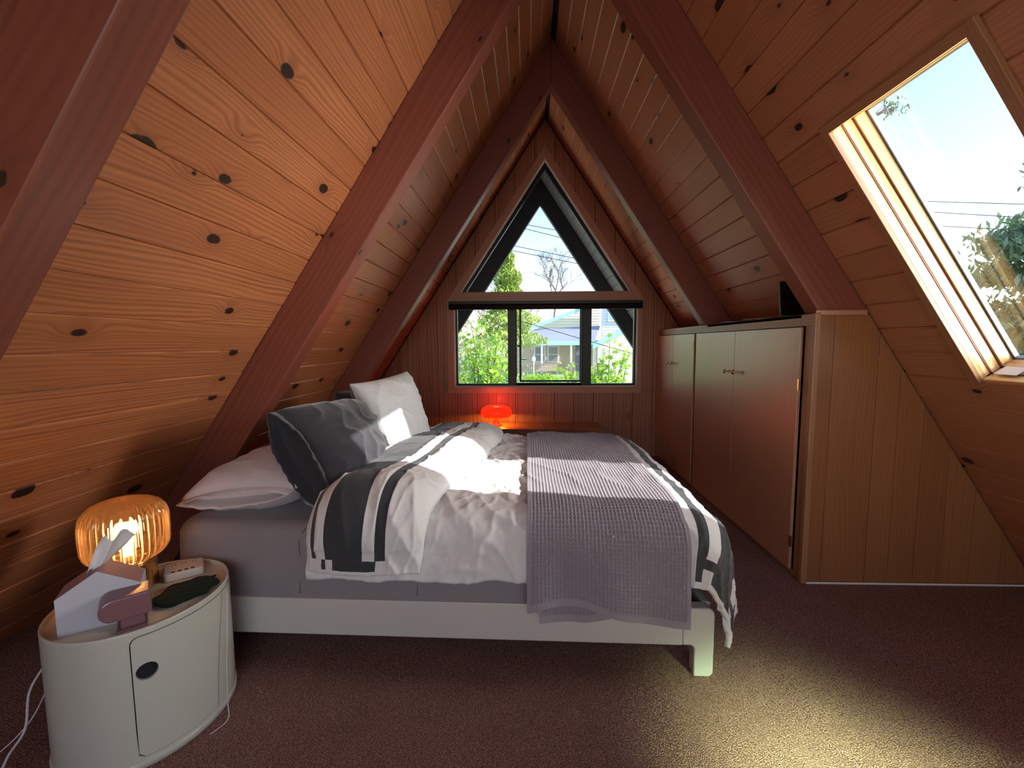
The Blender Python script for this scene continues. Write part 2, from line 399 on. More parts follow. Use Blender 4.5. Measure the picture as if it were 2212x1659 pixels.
for a, b in zip(gx[:-1], gx[1:]):
    a2, b2 = a+.0018, b-.0018
    base = [(a2, 0), (b2, 0), (b2, 4.2), (a2, 4.2)]
    base = roof_clip(base)
    if len(base) < 3: continue
    # complement of the window opening, in convex pieces; slopes of the triangle share CC
    zx = 1.80
    pieces = [clip(base, 0, 1, OZ0)]
    up_ = clip(base, 0, -1, -OZ0)
    pieces.append(clip(up_, 1, 0, OX0)); pieces.append(clip(up_, -1, 0, -OX1))
    mid = clip(clip(up_, -1, 0, -OX0), 1, 0, OX1)
    l = clip(mid, 1, 0, RX); r = clip(mid, -1, 0, -RX)
    # outside of left slanted edge: x < RX - CC*(WAPo - z)
    wo_ = WAP+.05
    pieces.append(clip(l, 1, -CC, RX-CC*wo_)); pieces.append(clip(r, -1, -CC, -RX-CC*wo_))
    g = G(); big = None
    for P in pieces:
        if len(P) >= 3:
            area = abs(sum(P[i][0]*P[(i+1) % len(P)][1]-P[(i+1) % len(P)][0]*P[i][1] for i in range(len(P)))/2)
            if area < 1e-4: continue
            # local X = world z (grain up), local Y = world x
            g.prism([(p[1], p[0]-a) for p in P], lambda u, v, d: (u, v, d), .02)
    if not g.V: continue
    o = g.build('panel', MW['panel'], ww, bevel=.0025)
    o.matrix_basis = Matrix(((0, 1, 0, a), (0, 0, 1, -.0), (1, 0, 0, 0), (0, 0, 0, 1))) @ Matrix.Translation((0, 0, random.uniform(0, .0012)))
# backing behind the boards so that no light leaks through the joints
P0 = roof_clip([(-3, -.1), (3.2, -.1), (3.2, 4.3), (-3, 4.3)], -.02)
g = G(); f = lambda u, v, d: (u, YW+.022+d, v)
for P in (clip(P0, 0, 1, OZ0), clip(clip(P0, 0, -1, -OZ0), 1, 0, OX0), clip(clip(P0, 0, -1, -OZ0), -1, 0, -OX1),
          clip(clip(clip(clip(P0, 0, -1, -OZ0), -1, 0, -OX0), 1, 0, RX), 1, -CC, RX-CC*(WAP+.05)),
          clip(clip(clip(clip(P0, 0, -1, -OZ0), 1, 0, OX1), -1, 0, -RX), -1, -CC, -RX-CC*(WAP+.05))): g.prism(P, f, .13)
struct(g.build('trim_1', M_deck))

# window: casing, jambs, transom, black frames, panes
win = struct(empty('window_1', (0, YW, 0)))
def stick(name, p, q, wdt, y0, y1, mat, parent, side=1, bevel=.002, oy=YW):
    """board from p to q in the x-z plane, width to the left of p->q; local X along it"""
    p, q = Vector((p[0], p[1])), Vector((q[0], q[1])); d = (q-p); L = d.length; d /= L; n = Vector((-d.y, d.x))*side
    g = G(); g.box((0, 0, 0), (L, wdt, y1-y0))
    M = Matrix(((d.x, n.x, 0, p.x), (0, 0, 1, y0), (d.y, n.y, 0, p.y), (0, 0, 0, 1)))
    if side < 0: pass
    o = g.build(name, mat, parent, bevel=bevel); o.matrix_basis = M; return o
KZ = 1.805                                             # kink height of the casing
hx = lambda z, w=0: CC*(WAP-z)                         # half width of triangle at z
cas = MW['casing']
stick('casing', (WX0-.08, WZ0), (WX0-.08, KZ), .08, -.022, .004, cas, win, -1)
stick('casing', (WX1, WZ0), (WX1, KZ), .045, -.022, .004, cas, win, -1)
stick('casing', (WX0-.08, WZ0-.072), (WX1+.045, WZ0-.072), .072, -.024, .004, cas, win, 1)
aplo = (RX, WAP+.135)
zl = KZ; xl = RX-CC*(aplo[1]-zl); xr = RX+CC*(aplo[1]-zl)
for s in (-1, 1):
    g = G(); wd = .135
    P = [(RX, aplo[1]), (RX+s*CC*(aplo[1]-zl), zl), (RX+s*CC*(aplo[1]-wd-zl), zl), (RX, aplo[1]-wd)]
    # local coordinates along the slope
    d = Vector((s*CC/SL, -1/SL)); n = Vector((-d.y, d.x))
    o0 = Vector((RX, aplo[1]))
    loc = [((Vector(p)-o0).dot(d), (Vector(p)-o0).dot(n)) for p in P]
    g.prism(loc, lambda u, v, t: (u, v, t), .026)
    o = g.build('casing', cas, win, bevel=.002)
    o.matrix_basis = Matrix(((d.x, n.x, 0, o0.x), (0, 0, 1, -.024), (d.y, n.y, 0, o0.y), (0, 0, 0, 1)))
stick('transom', (RX-hx(1.825)+.0, 1.80), (RX+hx(1.825), 1.80), .118, -.02, .06, MW['casing'], win, 1)
# jambs (pale edges) between casing and frame
JD = .085
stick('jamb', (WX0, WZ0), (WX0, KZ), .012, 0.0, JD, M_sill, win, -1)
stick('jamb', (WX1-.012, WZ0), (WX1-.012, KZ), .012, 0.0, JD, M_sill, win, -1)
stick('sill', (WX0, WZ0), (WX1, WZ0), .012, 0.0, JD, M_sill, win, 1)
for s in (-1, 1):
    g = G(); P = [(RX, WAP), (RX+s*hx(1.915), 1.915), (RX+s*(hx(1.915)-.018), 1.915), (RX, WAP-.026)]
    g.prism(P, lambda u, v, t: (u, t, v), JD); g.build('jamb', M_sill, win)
def frame_poly(name, outer, inner, y0, y1, mat, parent):
    n = len(outer); V = []
    for y in (y0, y1): V += [(p[0], y, p[1]) for p in outer]+[(p[0], y, p[1]) for p in inner]
    F = []
    for i in range(n):
        j = (i+1) % n
        F += [(i, j, n+j, n+i), (2*n+i, 3*n+i, 3*n+j, 2*n+j), (i, 2*n+i, 2*n+j, j), (n+i, n+j, 3*n+j, 3*n+i)]
    return G().add(V, F).build(name, mat, parent)
a0, a1 = (RX-hx(1.915)+.02, 1.917), (RX+hx(1.915)-.02, 1.917)
fr = frame_poly('window_frame', [a0, a1, (RX, WAP-.03)], [(a0[0]+.045, 1.925), (a1[0]-.045, 1.925), (RX, WAP-.10)], .035, .085, M_black, win)
G().add([(a0[0]+.01, .06, 1.92), (a1[0]-.01, .06, 1.92), (RX, .06, WAP-.05)], [(0, 1, 2)]).build('pane', M_glass, fr)
FX0, FX1, FZ0, FZ1 = WX0+.012, WX1-.012, WZ0+.012, 1.80
fr = frame_poly('window_frame', [(FX0, FZ0), (FX1, FZ0), (FX1, FZ1), (FX0, FZ1)], [(FX0+.022, FZ0+.022), (FX1-.022, FZ0+.022), (FX1-.022, FZ1-.02), (FX0+.022, FZ1-.02)], .03, .085, M_black, win)
g = G().box((-.225, .02, FZ0), (-.125, .085, FZ1)); g.box((.63, .02, FZ0), (.745, .085, FZ1)); g.box((-.14, .03, FZ0), (.66, .08, FZ0+.03))
g.box((-.135, .012, FZ0+.1), (-.118, .022, FZ1-.1)); g.box((.64, .012, FZ0+.1), (.652, .022, FZ1-.1))
g.build('mullions', M_black, fr, bevel=.002)
for a, b in ((FX0+.02, -.22), (.74, FX1-.02)): G().add([(a, .06, FZ0+.02), (b, .06, FZ0+.02), (b, .06, FZ1-.02), (a, .06, FZ1-.02)], [(0, 1, 2, 3)]).build('pane', M_glass, fr)
sash = frame_poly('sash', [(-.092, FZ0+.038), (.636, FZ0+.038), (.636, FZ1-.05), (-.092, FZ1-.05)], [(-.068, FZ0+.06), (.618, FZ0+.06), (.618, FZ1-.07), (-.068, FZ1-.07)], .07, .10, M_black, win)
G().add([(-.07, .085, FZ0+.055), (.62, .085, FZ0+.055), (.62, .085, FZ1-.06), (-.07, .085, FZ1-.06)], [(0, 1, 2, 3)]).build('pane', M_glass, sash)
for z in (1.14, 1.45): G().box((-.08, .04, z-.004), (-.005, .05, z+.004)).box((-.085, .045, z-.012), (-.072, .075, z+.012)).build('handle', M_black, sash, bevel=.001)
G().box((-.112, .02, 1.285), (-.092, .09, 1.31)).build('latch', M_black, sash)

bl = thing('roller_blind', 'black roller blind rolled up across the top of the rectangular window', 'blind', (RX, YW-.03, 1.76))
G().box((-1.10, -.06, .012), (1.10, .004, .048)).build('cassette', M_black, bl, bevel=.004)
G().lathe([(.001, -1.09), (.026, -1.09), (.026, 1.09), (.001, 1.09)], 20, M=Matrix.Rotation(PI/2, 4, 'Y') @ Matrix.Translation((0.0, 0, 0))).build('fabric_roll', M_blind, bl, smooth=True).location = (0, -.028, -.012)
G().box((-1.10, -.056, -.043), (-1.094, .0, .012)).build('bracket', M_black, bl)
G().box((1.094, -.056, -.043), (1.10, .0, .012)).build('bracket', M_black, bl)
G().box((-1.085, -.045, -.046), (1.085, -.03, -.036)).build('bottom_bar', M_blind, bl, bevel=.002)

# ---------------------------------------------------------------- skylights
def skylight(idx, h):
    y0, y1, z0, z1 = h; y0 += .006; y1 -= .006
    sk = struct(empty('window_%d' % idx)); M, flip = slope_matrix('R', 0, 0); s = -1 if flip else 1
    u0, u1 = z0*SL+.008, z1*SL-.026
    assert s == 1 or True
    def bx(name, ya, yb, ua, ub, na, nb, mat, bev=.0015, along='u', par=sk):
        # na,nb: outward depths (positive = outwards)
        g = G()
        if along == 'u':     # board running up the slope -> local X = up-slope
            g.box((0, 0, 0), (ub-ua, yb-ya, nb-na))
            A = Matrix.Identity(4); X = M.col[1].to_3d(); Yv = Vector((0, 1, 0)); Zv = X.cross(Yv)
            out = -M.col[2].to_3d()
            org = (M @ Vector((0, ua, -na)))+Yv*ya
            if Zv.dot(out) < 0: org = (M @ Vector((0, ua, -nb)))+Yv*ya
        else:
            g.box((0, 0, 0), (yb-ya, ub-ua, nb-na))
            X = Vector((0, 1, 0)); Yv = M.col[1].to_3d(); Zv = X.cross(Yv); out = -M.col[2].to_3d()
            org = (M @ Vector((0, ua, -na)))+X*ya
            if Zv.dot(out) < 0: org = (M @ Vector((0, ua, -nb)))+X*ya
            A = Matrix.Identity(4)
        for i in range(3): A[i][0] = X[i]; A[i][1] = Yv[i]; A[i][2] = Zv[i]; A[i][3] = org[i]
        o = g.build(name, mat, par, bevel=bev); o.matrix_basis = A; return o
    J = MW['jamb']; t = .02
    # flat casing on the room side
    bx('casing', y1, y1+.038, u0-.01, u1+.038, -.016, .002, MW['cabframe'])
    bx('casing', y0-.038, y0, u0-.01, u1+.038, -.016, .002, MW['cabframe'])
    bx('casing', y0, y1, u1, u1+.038, -.016, .002, MW['cabframe'], along='y')
    # stepped lining: board, gasket, board, gasket, sash
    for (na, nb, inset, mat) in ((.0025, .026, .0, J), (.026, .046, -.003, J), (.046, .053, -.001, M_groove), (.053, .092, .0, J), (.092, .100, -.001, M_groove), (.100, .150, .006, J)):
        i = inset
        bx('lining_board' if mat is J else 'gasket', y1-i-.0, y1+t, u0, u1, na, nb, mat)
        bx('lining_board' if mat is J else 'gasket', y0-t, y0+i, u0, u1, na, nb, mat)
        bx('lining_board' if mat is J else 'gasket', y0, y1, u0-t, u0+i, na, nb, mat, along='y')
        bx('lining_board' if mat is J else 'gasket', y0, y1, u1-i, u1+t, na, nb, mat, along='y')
    for (ya, yb) in ((y1-.014, y1+.03), (y0-.03, y0+.014)): bx('flashing', ya, yb, u0-.03, u1+.03, .152, .172, M_flash)
    for (ua, ub) in ((u0-.03, u0+.014), (u1-.014, u1+.03)): bx('flashing', y0, y1, ua, ub, .152, .172, M_flash, along='y')
    bx('pane', y0, y1, u0, u1, .158, .162, M_glass, bev=0, along='y')
    if idx == 2: bx('sticker', y1-.12, y1-.03, u0+.0105, u0+.0115, .03, .09, M_wht, bev=0, along='y')
    # curb hiding the roof thickness
    for (ya, yb) in ((y1+t, y1+t+.03), (y0-t-.03, y0-t)): bx('curb', ya, yb, u0-.05, u1+.05, .02, .15, M_flash, bev=0)
    for (ua, ub) in ((u0-t-.03, u0-t), (u1+t, u1+t+.03)): bx('curb', y0-.05, y1+.05, ua, ub, .02, .15, M_flash, bev=0, along='y')
skylight(2, HOLES[0]); skylight(3, HOLES[1])  # the last one is out of view, added to let the green fill in

# ---------------------------------------------------------------- built-in cabinet
XC, YC = 1.508, 2.388
cab = thing('built_in_cabinet', 'long built-in wooden cabinet with brass knobs under the right slope', 'cabinet', (XC, YC, 0))
CT = 1.473
def zb(name, x0, x1, y0, y1, z0, z1, mat, par, grain='z', bev=.002):
    g = G(); lx, ly, lz = x1-x0, y1-y0, z1-z0
    if grain == 'z': g.box((0, 0, 0), (lz, ly, lx)); A = Matrix(((0, 0, 1, x0), (0, 1, 0, y0), (1, 0, 0, z0), (0, 0, 0, 1)))
    elif grain == 'y': g.box((0, 0, 0), (ly, lz, lx)); A = Matrix(((0, 0, 1, x0), (1, 0, 0, y0), (0, 1, 0, z0), (0, 0, 0, 1)))
    else: g.box((0, 0, 0), (lx, ly, lz)); A = Matrix.Translation((x0, y0, z0))
    if grain == 'z':
        g = G(); g.box((0, 0, 0), (lz, ly, lx))
    o = g.build(name, mat, par, bevel=bev)
    if par is not None: A = Matrix.Translation(par.location).inverted() @ A
    o.matrix_basis = A; return o
zb('fascia', XC, XC+.03, YC+.02, YW-.005, 1.408, CT, MW['cabframe'], cab, 'y')
zb('stile', XC, XC+.03, YC+.012, YC+.085, .02, 1.408, MW['cabframe'], cab)
zb('stile', XC+.004, XC+.03, 3.99, 4.03, .02, 1.408, MW['cabframe'], cab)
zb('bottom_rail', XC+.002, XC+.03, YC+.02, YW-.005, .004, .03, MW['cabframe'], cab, 'y')
zb('carcass', XC+.045, XC+.06, YC+.03, YW-.01, .01, 1.46, M_dark, cab)
# the top board stops at the roof slope
zb('top_board', XC, XR(CT)-.02, YC+.125, YW-.005, CT-.02, CT, MW['cab'], cab, 'y')
def knob(par, y, z):
    g = G(); M = Matrix.Translation((XC-.018, y, z)) @ Matrix.Rotation(-PI/2, 4, 'Y')
    g.lathe([(.0, 0), (.009, 0), (.010, .003), (.004, .006), (.0035, .016), (.006, .019), (.004, .022), (.0035, .028), (.010, .030), (.016, .034), (.017, .038), (.013, .043), (.0, .045)], 20, M=M)
    o = g.build('knob', M_brass, par, smooth=True); o.matrix_basis = Matrix.Translation(cab.location).inverted(); return o
def door(ya, yb, kn, hs):
    o = zb('door', XC-.018, XC-.001, ya, yb, .035, 1.404, MW['cab'], cab)
    A = o.matrix_basis.inverted() @ Matrix.Translation(cab.location).inverted()
    for (y, z) in kn: k = knob(o, y, z); k.matrix_basis = A
    for (y, z) in hs:
        g = G(); g.box((XC-.021, y-.012, z-.03), (XC-.017, y+.012, z+.03)); g.tube([(XC-.022, y, z-.032), (XC-.022, y, z+.032)], .0035)
        h = g.build('hinge', M_brass, o); h.matrix_basis = A
door(2.487, 3.248, [(3.185, 1.115)], [(2.481, 1.09), (2.481, .2)])
door(3.252, 3.985, [(3.318, 1.115)], [])
door(4.035, 4.597, [(4.535, 1.12)], [(4.03, 1.30)])
door(4.601, 5.165, [(4.665, 1.12)], [])
# end panel: vertical boards, cut by the roof slope
ep = thing('cabinet_end_panel', 'orange-brown boarded end panel of the cabinet under the skylight slope', 'panel', (XC, YC, 0))
bx_ = [XC+.018, 1.606, 1.840, 1.961, 2.096, 2.24, 2.39, 2.55, 2.74]
for a, b in zip(bx_[:-1], bx_[1:]):
    P = clip([(a+.001, .012), (b-.001, .012), (b-.001, 1.462), (a+.001, 1.462)], 1, CC, AR+CC*H0-.006)
    if len(P) < 3: continue
    g = G(); g.prism([(p[1], p[0]-a) for p in P], lambda u, v, d: (u, v, d), .018)
    o = g.build('board', MW['endp'], ep, bevel=.0018); o.matrix_basis = Matrix.Translation(ep.location).inverted() @ Matrix(((0, 1, 0, a), (0, 0, 1, YC), (1, 0, 0, 0), (0, 0, 0, 1)))
zb('corner_post', XC-.012, XC+.02, YC-.012, YC+.022, 0.004, 1.475, MW['cabframe'], ep, bev=.005)
zb('cap_strip', XC-.005, XR(1.475)-.012, YC-.008, YC+.0, 1.462, 1.488, MW['cab'], ep, 'x')
zb('floor_strip', XC+.02, XR(0)-.02, YC-.006, YC, .0, .011, M_sill, ep, 'x')

# things on top of the cabinet
sc = thing('dark_screen', 'dark glass screen with rounded corners standing on top of the cabinet behind the rafter', 'screen', (1.70, 2.78, CT))
def rrect(wd, ht, r, n=6):
    out = []
    for cx, cy, a0 in ((wd-r, r, -90), (wd-r, ht-r, 0), (r, ht-r, 90), (r, r, 180)):
        for k in range(n+1): a = math.radians(a0+90*k/n); out.append((cx+r*math.cos(a), cy+r*math.sin(a)))
    return out
M_scr = flat('black_glass', (.008, .014, .014), .12, nscale=6, namp=.4)
o = G().prism([(x_-.16, y_) for x_, y_ in rrect(.33, .215, .014)], lambda a, b, d: (a, d+b*.12, b+.008), .008).build('frame', flat('grey_bezel', (.10, .12, .13), .4), sc, bevel=.001)
G().prism([(x_-.155, y_+.005) for x_, y_ in rrect(.32, .205, .010)], lambda a, b, d: (a, d-.0015+b*.12, b+.008), .002).build('glass', M_scr, sc)
G().box((-.05, .0, 0), (.05, .09, .008)).build('stand', M_black, sc)
for i, (x_, y_, rz_, lab) in enumerate(((1.62, 3.15, .1, 'white paper sheet on the cabinet top beside the dark screen'), (1.60, 3.5, -.2, 'farther white paper sheet on the cabinet top'))):
    V = []; F = []
    A = np.zeros((8, 6, 3))
    for a in range(8):
        for b in range(6): A[a, b] = (a*.04-.14+.0, b*.04-.1, .004+.010*abs(math.sin(a*.9+b*.5+i))*(1 if i == 0 else .6))
    o = G().grid(A).build('paper', M_wht, None, smooth=True, solid=.001); o.location = (x_+.05, y_, CT); o.rotation_euler = (0, 0, rz_); tag(o, lab, 'paper')

# ---------------------------------------------------------------- bed
SH = lambda x: -.0184*(x-.736)
def bedo(g, name, mat, par=None, **kw):
    g.V = [(v[0], v[1]+SH(v[0]), v[2]) for v in g.V]; return g.build(name, mat, par, **kw)
bed = thing('bed_frame', 'low white bed frame with rounded leg, in the middle of the room', 'bed')
def rail_profile():      # near side rail with its rounded leg in one outline
    P = [(-1.49, .13), (.640, .13)]; P += [(.640+.018*math.sin(a), .13-.018+.018*math.cos(a)) for a in np.linspace(0, PI/2, 5)][1:]
    P += [(.658, .0), (.734, .0), (.734, .262)]; P += [(.712+.022*math.cos(a), .262+.022*math.sin(a)) for a in np.linspace(0, PI/2, 5)][1:]
    P += [(-1.49, .284)]; return P
NY, FY = 1.675, 3.262
g = G().box((-1.49, NY, .13), (.612, NY+.035, .284)); bedo(g, 'side_rail', M_bedf, bed, bevel=.003)
g = G().box((-1.49, FY-.035, .13), (.64, FY, .284)); bedo(g, 'side_rail', M_bedf, bed, bevel=.003)
for yy in (NY, FY-.055):
    P = [(.6135, .13), (.640, .13)]+[(.640+.018*math.sin(a), .112+.018*math.cos(a)) for a in np.linspace(0, PI/2, 6)][1:]+[(.658, 0), (.72, 0), (.7345, .014), (.7345, .255)]
    P += [(.705+.0295*math.cos(a), .2545+.0295*math.sin(a)) for a in np.linspace(0, PI/2, 6)][1:]+[(.6135, .284)]
    g = G().prism(P, lambda a, b, d: (a, yy+d, b), .055); bedo(g, 'leg', M_bedf, bed, bevel=.006)
for yy in (NY, FY-.055):
    g = G().box((-1.50, yy, 0), (-1.43, yy+.055, .283)); bedo(g, 'leg', M_bedf, bed, bevel=.004)
g = G().box((.70, NY+.05, .13), (.7345, FY-.05, .284)); bedo(g, 'end_rail', M_bedf, bed, bevel=.004)
g = G().box((-1.49, NY+.03, .19), (.70, FY-.03, .215)); bedo(g, 'slat_base', flat('plywood_base', (.3, .2, .12), .7), bed)
g = G().box((-1.50, NY+.05, .13), (-1.465, FY-.05, .30)); bedo(g, 'end_rail', M_bedf, bed, bevel=.003)

# mattress: rounded box
def rbox(x0, x1, y0, y1, z0, z1, r, nx=80, ny=60):
    xs = np.linspace(0, 1, nx)
    def prof(n, a, b):      # along a->b with rounded edges; returns pos and drop
        return None
    g = G()
    loops = []
    rz = r
    levels = [(z0, 0.015), (z0+.01, .003), (z0+.03, 0), ((z0+z1)/2, -.004), (z1-rz, 0)]+[(z1-rz+rz*math.sin(t), rz*(1-math.cos(t))) for t in np.linspace(.15, PI/2, 8)]
    for z, ins in levels:
        loops.append((z, ins))
    L = []
    rc = .09; n = 8
    def loop(ins):
        out = []; a0, a1, b0, b1 = x0+ins, x1-ins, y0+ins, y1-ins; rr = max(.01, rc-ins*.3)
        for cx, cy, st in ((a1-rr, b0+rr, -90), (a1-rr, b1-rr, 0), (a0+rr, b1-rr, 90), (a0+rr, b0+rr, 180)):
            for k in range(n+1): t = math.radians(st+90*k/n); out.append((cx+rr*math.cos(t), cy+rr*math.sin(t)))
        return out
    A = np.array([[(p[0], p[1], z) for p in loop(i)] for z, i in loops])      # (levels, n, 3)
    A = np.concatenate([A, A[:, :1]], 1); g.grid(A.transpose(1, 0, 2))
    ins = loops[-1][1]; g.add([(p[0], p[1], z1) for p in loop(ins)], [tuple(range(4*(n+1)))])
    return g
mt = thing('mattress', 'thick mattress in a mauve-grey fitted sheet on the white bed frame', 'mattress')
bedo(rbox(-1.49, .62, 1.688, 3.25, .216, .588, .06), 'body', M_sheet, mt, smooth=True)
for xs_ in (-.93, -.44):
    g = G().tube(curvepts([(xs_-.01, 1.688-.0015, .30), (xs_+.0, 1.688-.001, .42), (xs_-.002, 1.690, .53), (xs_+.03, 1.715, .577), (xs_+.08, 1.80, .589)], 6), .0016, 6); bedo(g, 'seam', M_dg, mt)

# cloth surface shared by duvet, its turned-back edge and the blanket
YN, YF, XF = 1.765, 3.12, .62
def bend(e, r):
    e = max(e, 0.0)
    if e < r*PI/2: return r*math.sin(e/r), r*(1-math.cos(e/r))
    return r+.03*math.sin((e-r*PI/2)*4), r+(e-r*PI/2)
def surf(s, t):
    en, ef, ew = max(0, YN-t), max(0, s-XF), max(0, t-YF)
    ey = en if en > 0 else -ew
    e = math.hypot(ef, ey)
    z = .662+.012*nz(s*2.1, t*2.3, 3)+.010*nz(s*5, t*5, 9)
    z += .012*math.exp(-((t-2.4)/.5)**2)
    if e <= 0: return Vector((s, t, z))
    k = abs(math.atan2(ey, ef))/(PI/2)                 # 0 = foot, 1 = side
    r = .20*(1-k)+.13*k
    h, v = bend(e, r)
    q = .03*nz(s*3.3+5, t*3.1, 5)*min(1, e*3)
    return Vector((s if ef <= 0 else XF+(h+q*.6)*ef/e, (YN if en > 0 else YF if ew > 0 else t)-(h+q*.7)*ey/e, z-v))
def snorm(s, t):
    d = .004; a = surf(s+d, t)-surf(s-d, t); b = surf(s, t+d)-surf(s, t-d); n = a.cross(b); return n.normalized() if n.length > 1e-9 else Vector((0, 0, 1))
def wrinkle(s, t, amp, sd=0):
    a = 1-abs(nz(s*7+t*3.0+sd, t*3.2-s*1.2, sd+2)*2.1); b = 1-abs(nz(s*15-t*6, t*9+s*3, sd+7)*2.2); c = nz(s*38, t*30, sd)
    return amp*(max(a, 0)**3*1.0+max(b, 0)**3*.45+c*.22)

duv = thing('duvet', 'white duvet with charcoal border stripes spread over the bed', 'duvet')
TN, TFAR = YN-.335, YF+.35
def duvet_left(t): return -.875+.10*max(0, min(1.3, t-1.7))
SHEM = XF+.52
# foot stripes measured back from the foot hem
stripes = [(.055, 0), (.10, 1), (.155, 0), (.37, 1), (.44, 0), (.49, 1)]
def foot_s():
    s = SHEM; out = [s]
    for d, c in stripes: out.append(SHEM-d)
    return out
sb = sorted(foot_s()); svals = []; smat = []
def fill(a, b, step, m):
    n = max(1, int(math.ceil((b-a)/step)))
    for k in range(n): svals.append(a+(b-a)*k/n); smat.append(m)
fill(-1.0, sb[0], .008, 0)
cols = [c for _, c in stripes][::-1]
for (a, b), c in zip(zip(sb[:-1], sb[1:]), cols): fill(a, b, .008, c)
svals.append(SHEM)
tvals = list(np.linspace(TN, TFAR, 250)); thems = TN+.055
A = np.zeros((len(svals), len(tvals), 3))
for i, s in enumerate(svals):
    for j, t in enumerate(tvals):
        u = (s+1.0)/(SHEM+1.0); l = duvet_left(t); ss = l+(SHEM-l)*u if s < .4 else s
        if s < .4: ss = l+(s+1.0)/(1.4)*(.4-l)
        dz = .022*nz(ss*4, 0, 1)+.012*nz(ss*11, 3, 1)
        tt = t+dz*sm(.25, 0, t-TN) if t < YN else t
        p = surf(ss, tt)+snorm(ss, tt)*wrinkle(ss, tt, .013 if ss < .35 else .008)
        # hem tucks in a little
        A[i, j] = p
def mfd(i, j):
    t = tvals[j]; m = smat[i]
    if m and (t < TN+.018 or t > TFAR-.05): return 0
    if not m and svals[i] > sb[0]+.01 and TN+.07 < t < TN+.11: return 1
    return m
g = G().grid(A, mf=mfd); bedo(g, 'cover', [M_dw, M_dg], duv, smooth=True, solid=.022)
# turned-back head end
ub = [0, .065, .115, .20, .51, .61, .70, 1.0]; uc = [0, 1, 0, 1, 0, 1, 0]
us = []; um = []
for (a, b), c in zip(zip(ub[:-1], ub[1:]), uc):
    n = max(2, int((b-a)/.009))
    for k in range(n): us.append(a+(b-a)*k/n); um.append(c)
us.append(1.0)
tv = list(np.linspace(TN+.035, TFAR-.03, 240)); cut1 = TN+.085; cut2 = TN+.125
nU = len(us); A = np.zeros((nU, len(tv), 3))
for i, u in enumerate(us):
    for j, t in enumerate(tv):
        v = (t-tv[0])/(tv[-1]-tv[0])
        l = duvet_left(t)+.01; wd = .47+.10*math.sin((t-1.6)*1.4)+.03*nz(t*4, 8)
        s = l+wd*u
        puff = (1-abs(2*u-1)**3.2)**.55 if 0 < u < 1 else 0
        hgt = .008+.115*puff*(.30+.70*sm(0, .16, v))*(1-.45*sm(.55, 1, v))*(1+.18*nz(s*5, t*4))
        if u > .72: hgt *= 1.0
        A[i, j] = surf(s, t)+snorm(s, t)*(hgt+wrinkle(s, t, .011, 11)*(.4 if um[min(i, nU-2)] else 1))
def mff(i, j):
    t = tv[j]; u = us[i]; m = um[i]
    if u > .70: return 0
    if t < cut1-.0:
        return 0 if t < TN+.045 else (1 if (.16 < u < .20 or .26 < u < .62) else 0)
    return m
g = G().grid(A, mf=mff); bedo(g, 'turned_back_edge', [M_dw, M_dg], duv, smooth=True, solid=.01)

# waffle blanket, real waffle relief
bk = thing('waffle_blanket', 'lavender-grey waffle-weave blanket folded across the foot half of the bed', 'blanket')
def blanket(s0, s1, t0, t1, cell, name, lift, par, res, hem):
    ns = int((s1-s0)/cell)*res; ntt = int((t1-t0)/cell)*res; A = np.zeros((ns+1, ntt+1, 3))
    C = {}
    # coarse base then relief
    cs, ct = 60, 150; B = np.zeros((cs+1, ct+1, 3)); N = np.zeros((cs+1, ct+1, 3))
    for i in range(cs+1):
        for j in range(ct+1):
            s = s0+(s1-s0)*i/cs; t = t0+(t1-t0)*j/ct
            if t < YN-.1: s += .012*math.sin((YN-t)*7)*(i/cs-.3)
            tt = t+(hem(i/cs) if t < YN else 0)*sm(.35, 0, t-t0)
            p = surf(s, tt); n = snorm(s, tt)
            drape = .012*math.sin(s*21+1)*sm(.12, .4, YN-tt)+.014*nz(s*6, tt*1.5, 2)*sm(.0, .3, YN-tt)
            top = .007*max(0, 1-abs(nz(s*5+tt*2.4, tt*3.4-s, 4)*2.6))**3*sm(YN, YN+.3, tt)
            B[i, j] = p+n*(lift+drape+top); N[i, j] = n
    fi = np.linspace(0, cs, ns+1); fj = np.linspace(0, ct, ntt+1)
    i0 = np.minimum(fi.astype(int), cs-1); j0 = np.minimum(fj.astype(int), ct-1); a = (fi-i0)[:, None, None]; b = (fj-j0)[None, :, None]
    def bl_(Q): return Q[i0][:, j0]*(1-a)*(1-b)+Q[i0+1][:, j0]*a*(1-b)+Q[i0][:, j0+1]*(1-a)*b+Q[i0+1][:, j0+1]*a*b
    P = bl_(B); Nn = bl_(N)
    gi = np.arange(ns+1) % res; gj = np.arange(ntt+1) % res
    ri = (gi == 0).astype(float)[:, None]; rj = (gj == 0).astype(float)[None, :]
    hgt = np.maximum(ri, rj)*.0056+ri*rj*.001
    bor = (np.arange(ns+1)[:, None] < res) | (np.arange(ns+1)[:, None] > ns-res) | (np.arange(ntt+1)[None, :] < 2*res)
    hgt = np.where(bor, .005, hgt)
    return G().grid(P+Nn*hgt[..., None])
g = blanket(.0, .605, YN-.44, YF+.3, .0142, 'top', .017, bk, 3, lambda u: .035*math.sin(u*5.2+.2)*1.0-.02*max(0, u-.7)/.3)
bedo(g, 'upper_layer', M_blk, bk, smooth=False, solid=.003)
g = blanket(.045, .36, YN-.45, YN+.2, .0142, 'low', .009, bk, 3, lambda u: (-.02+.05*max(0, u-.55)/.45))
bedo(g, 'lower_layer', M_blk, bk, solid=.003)

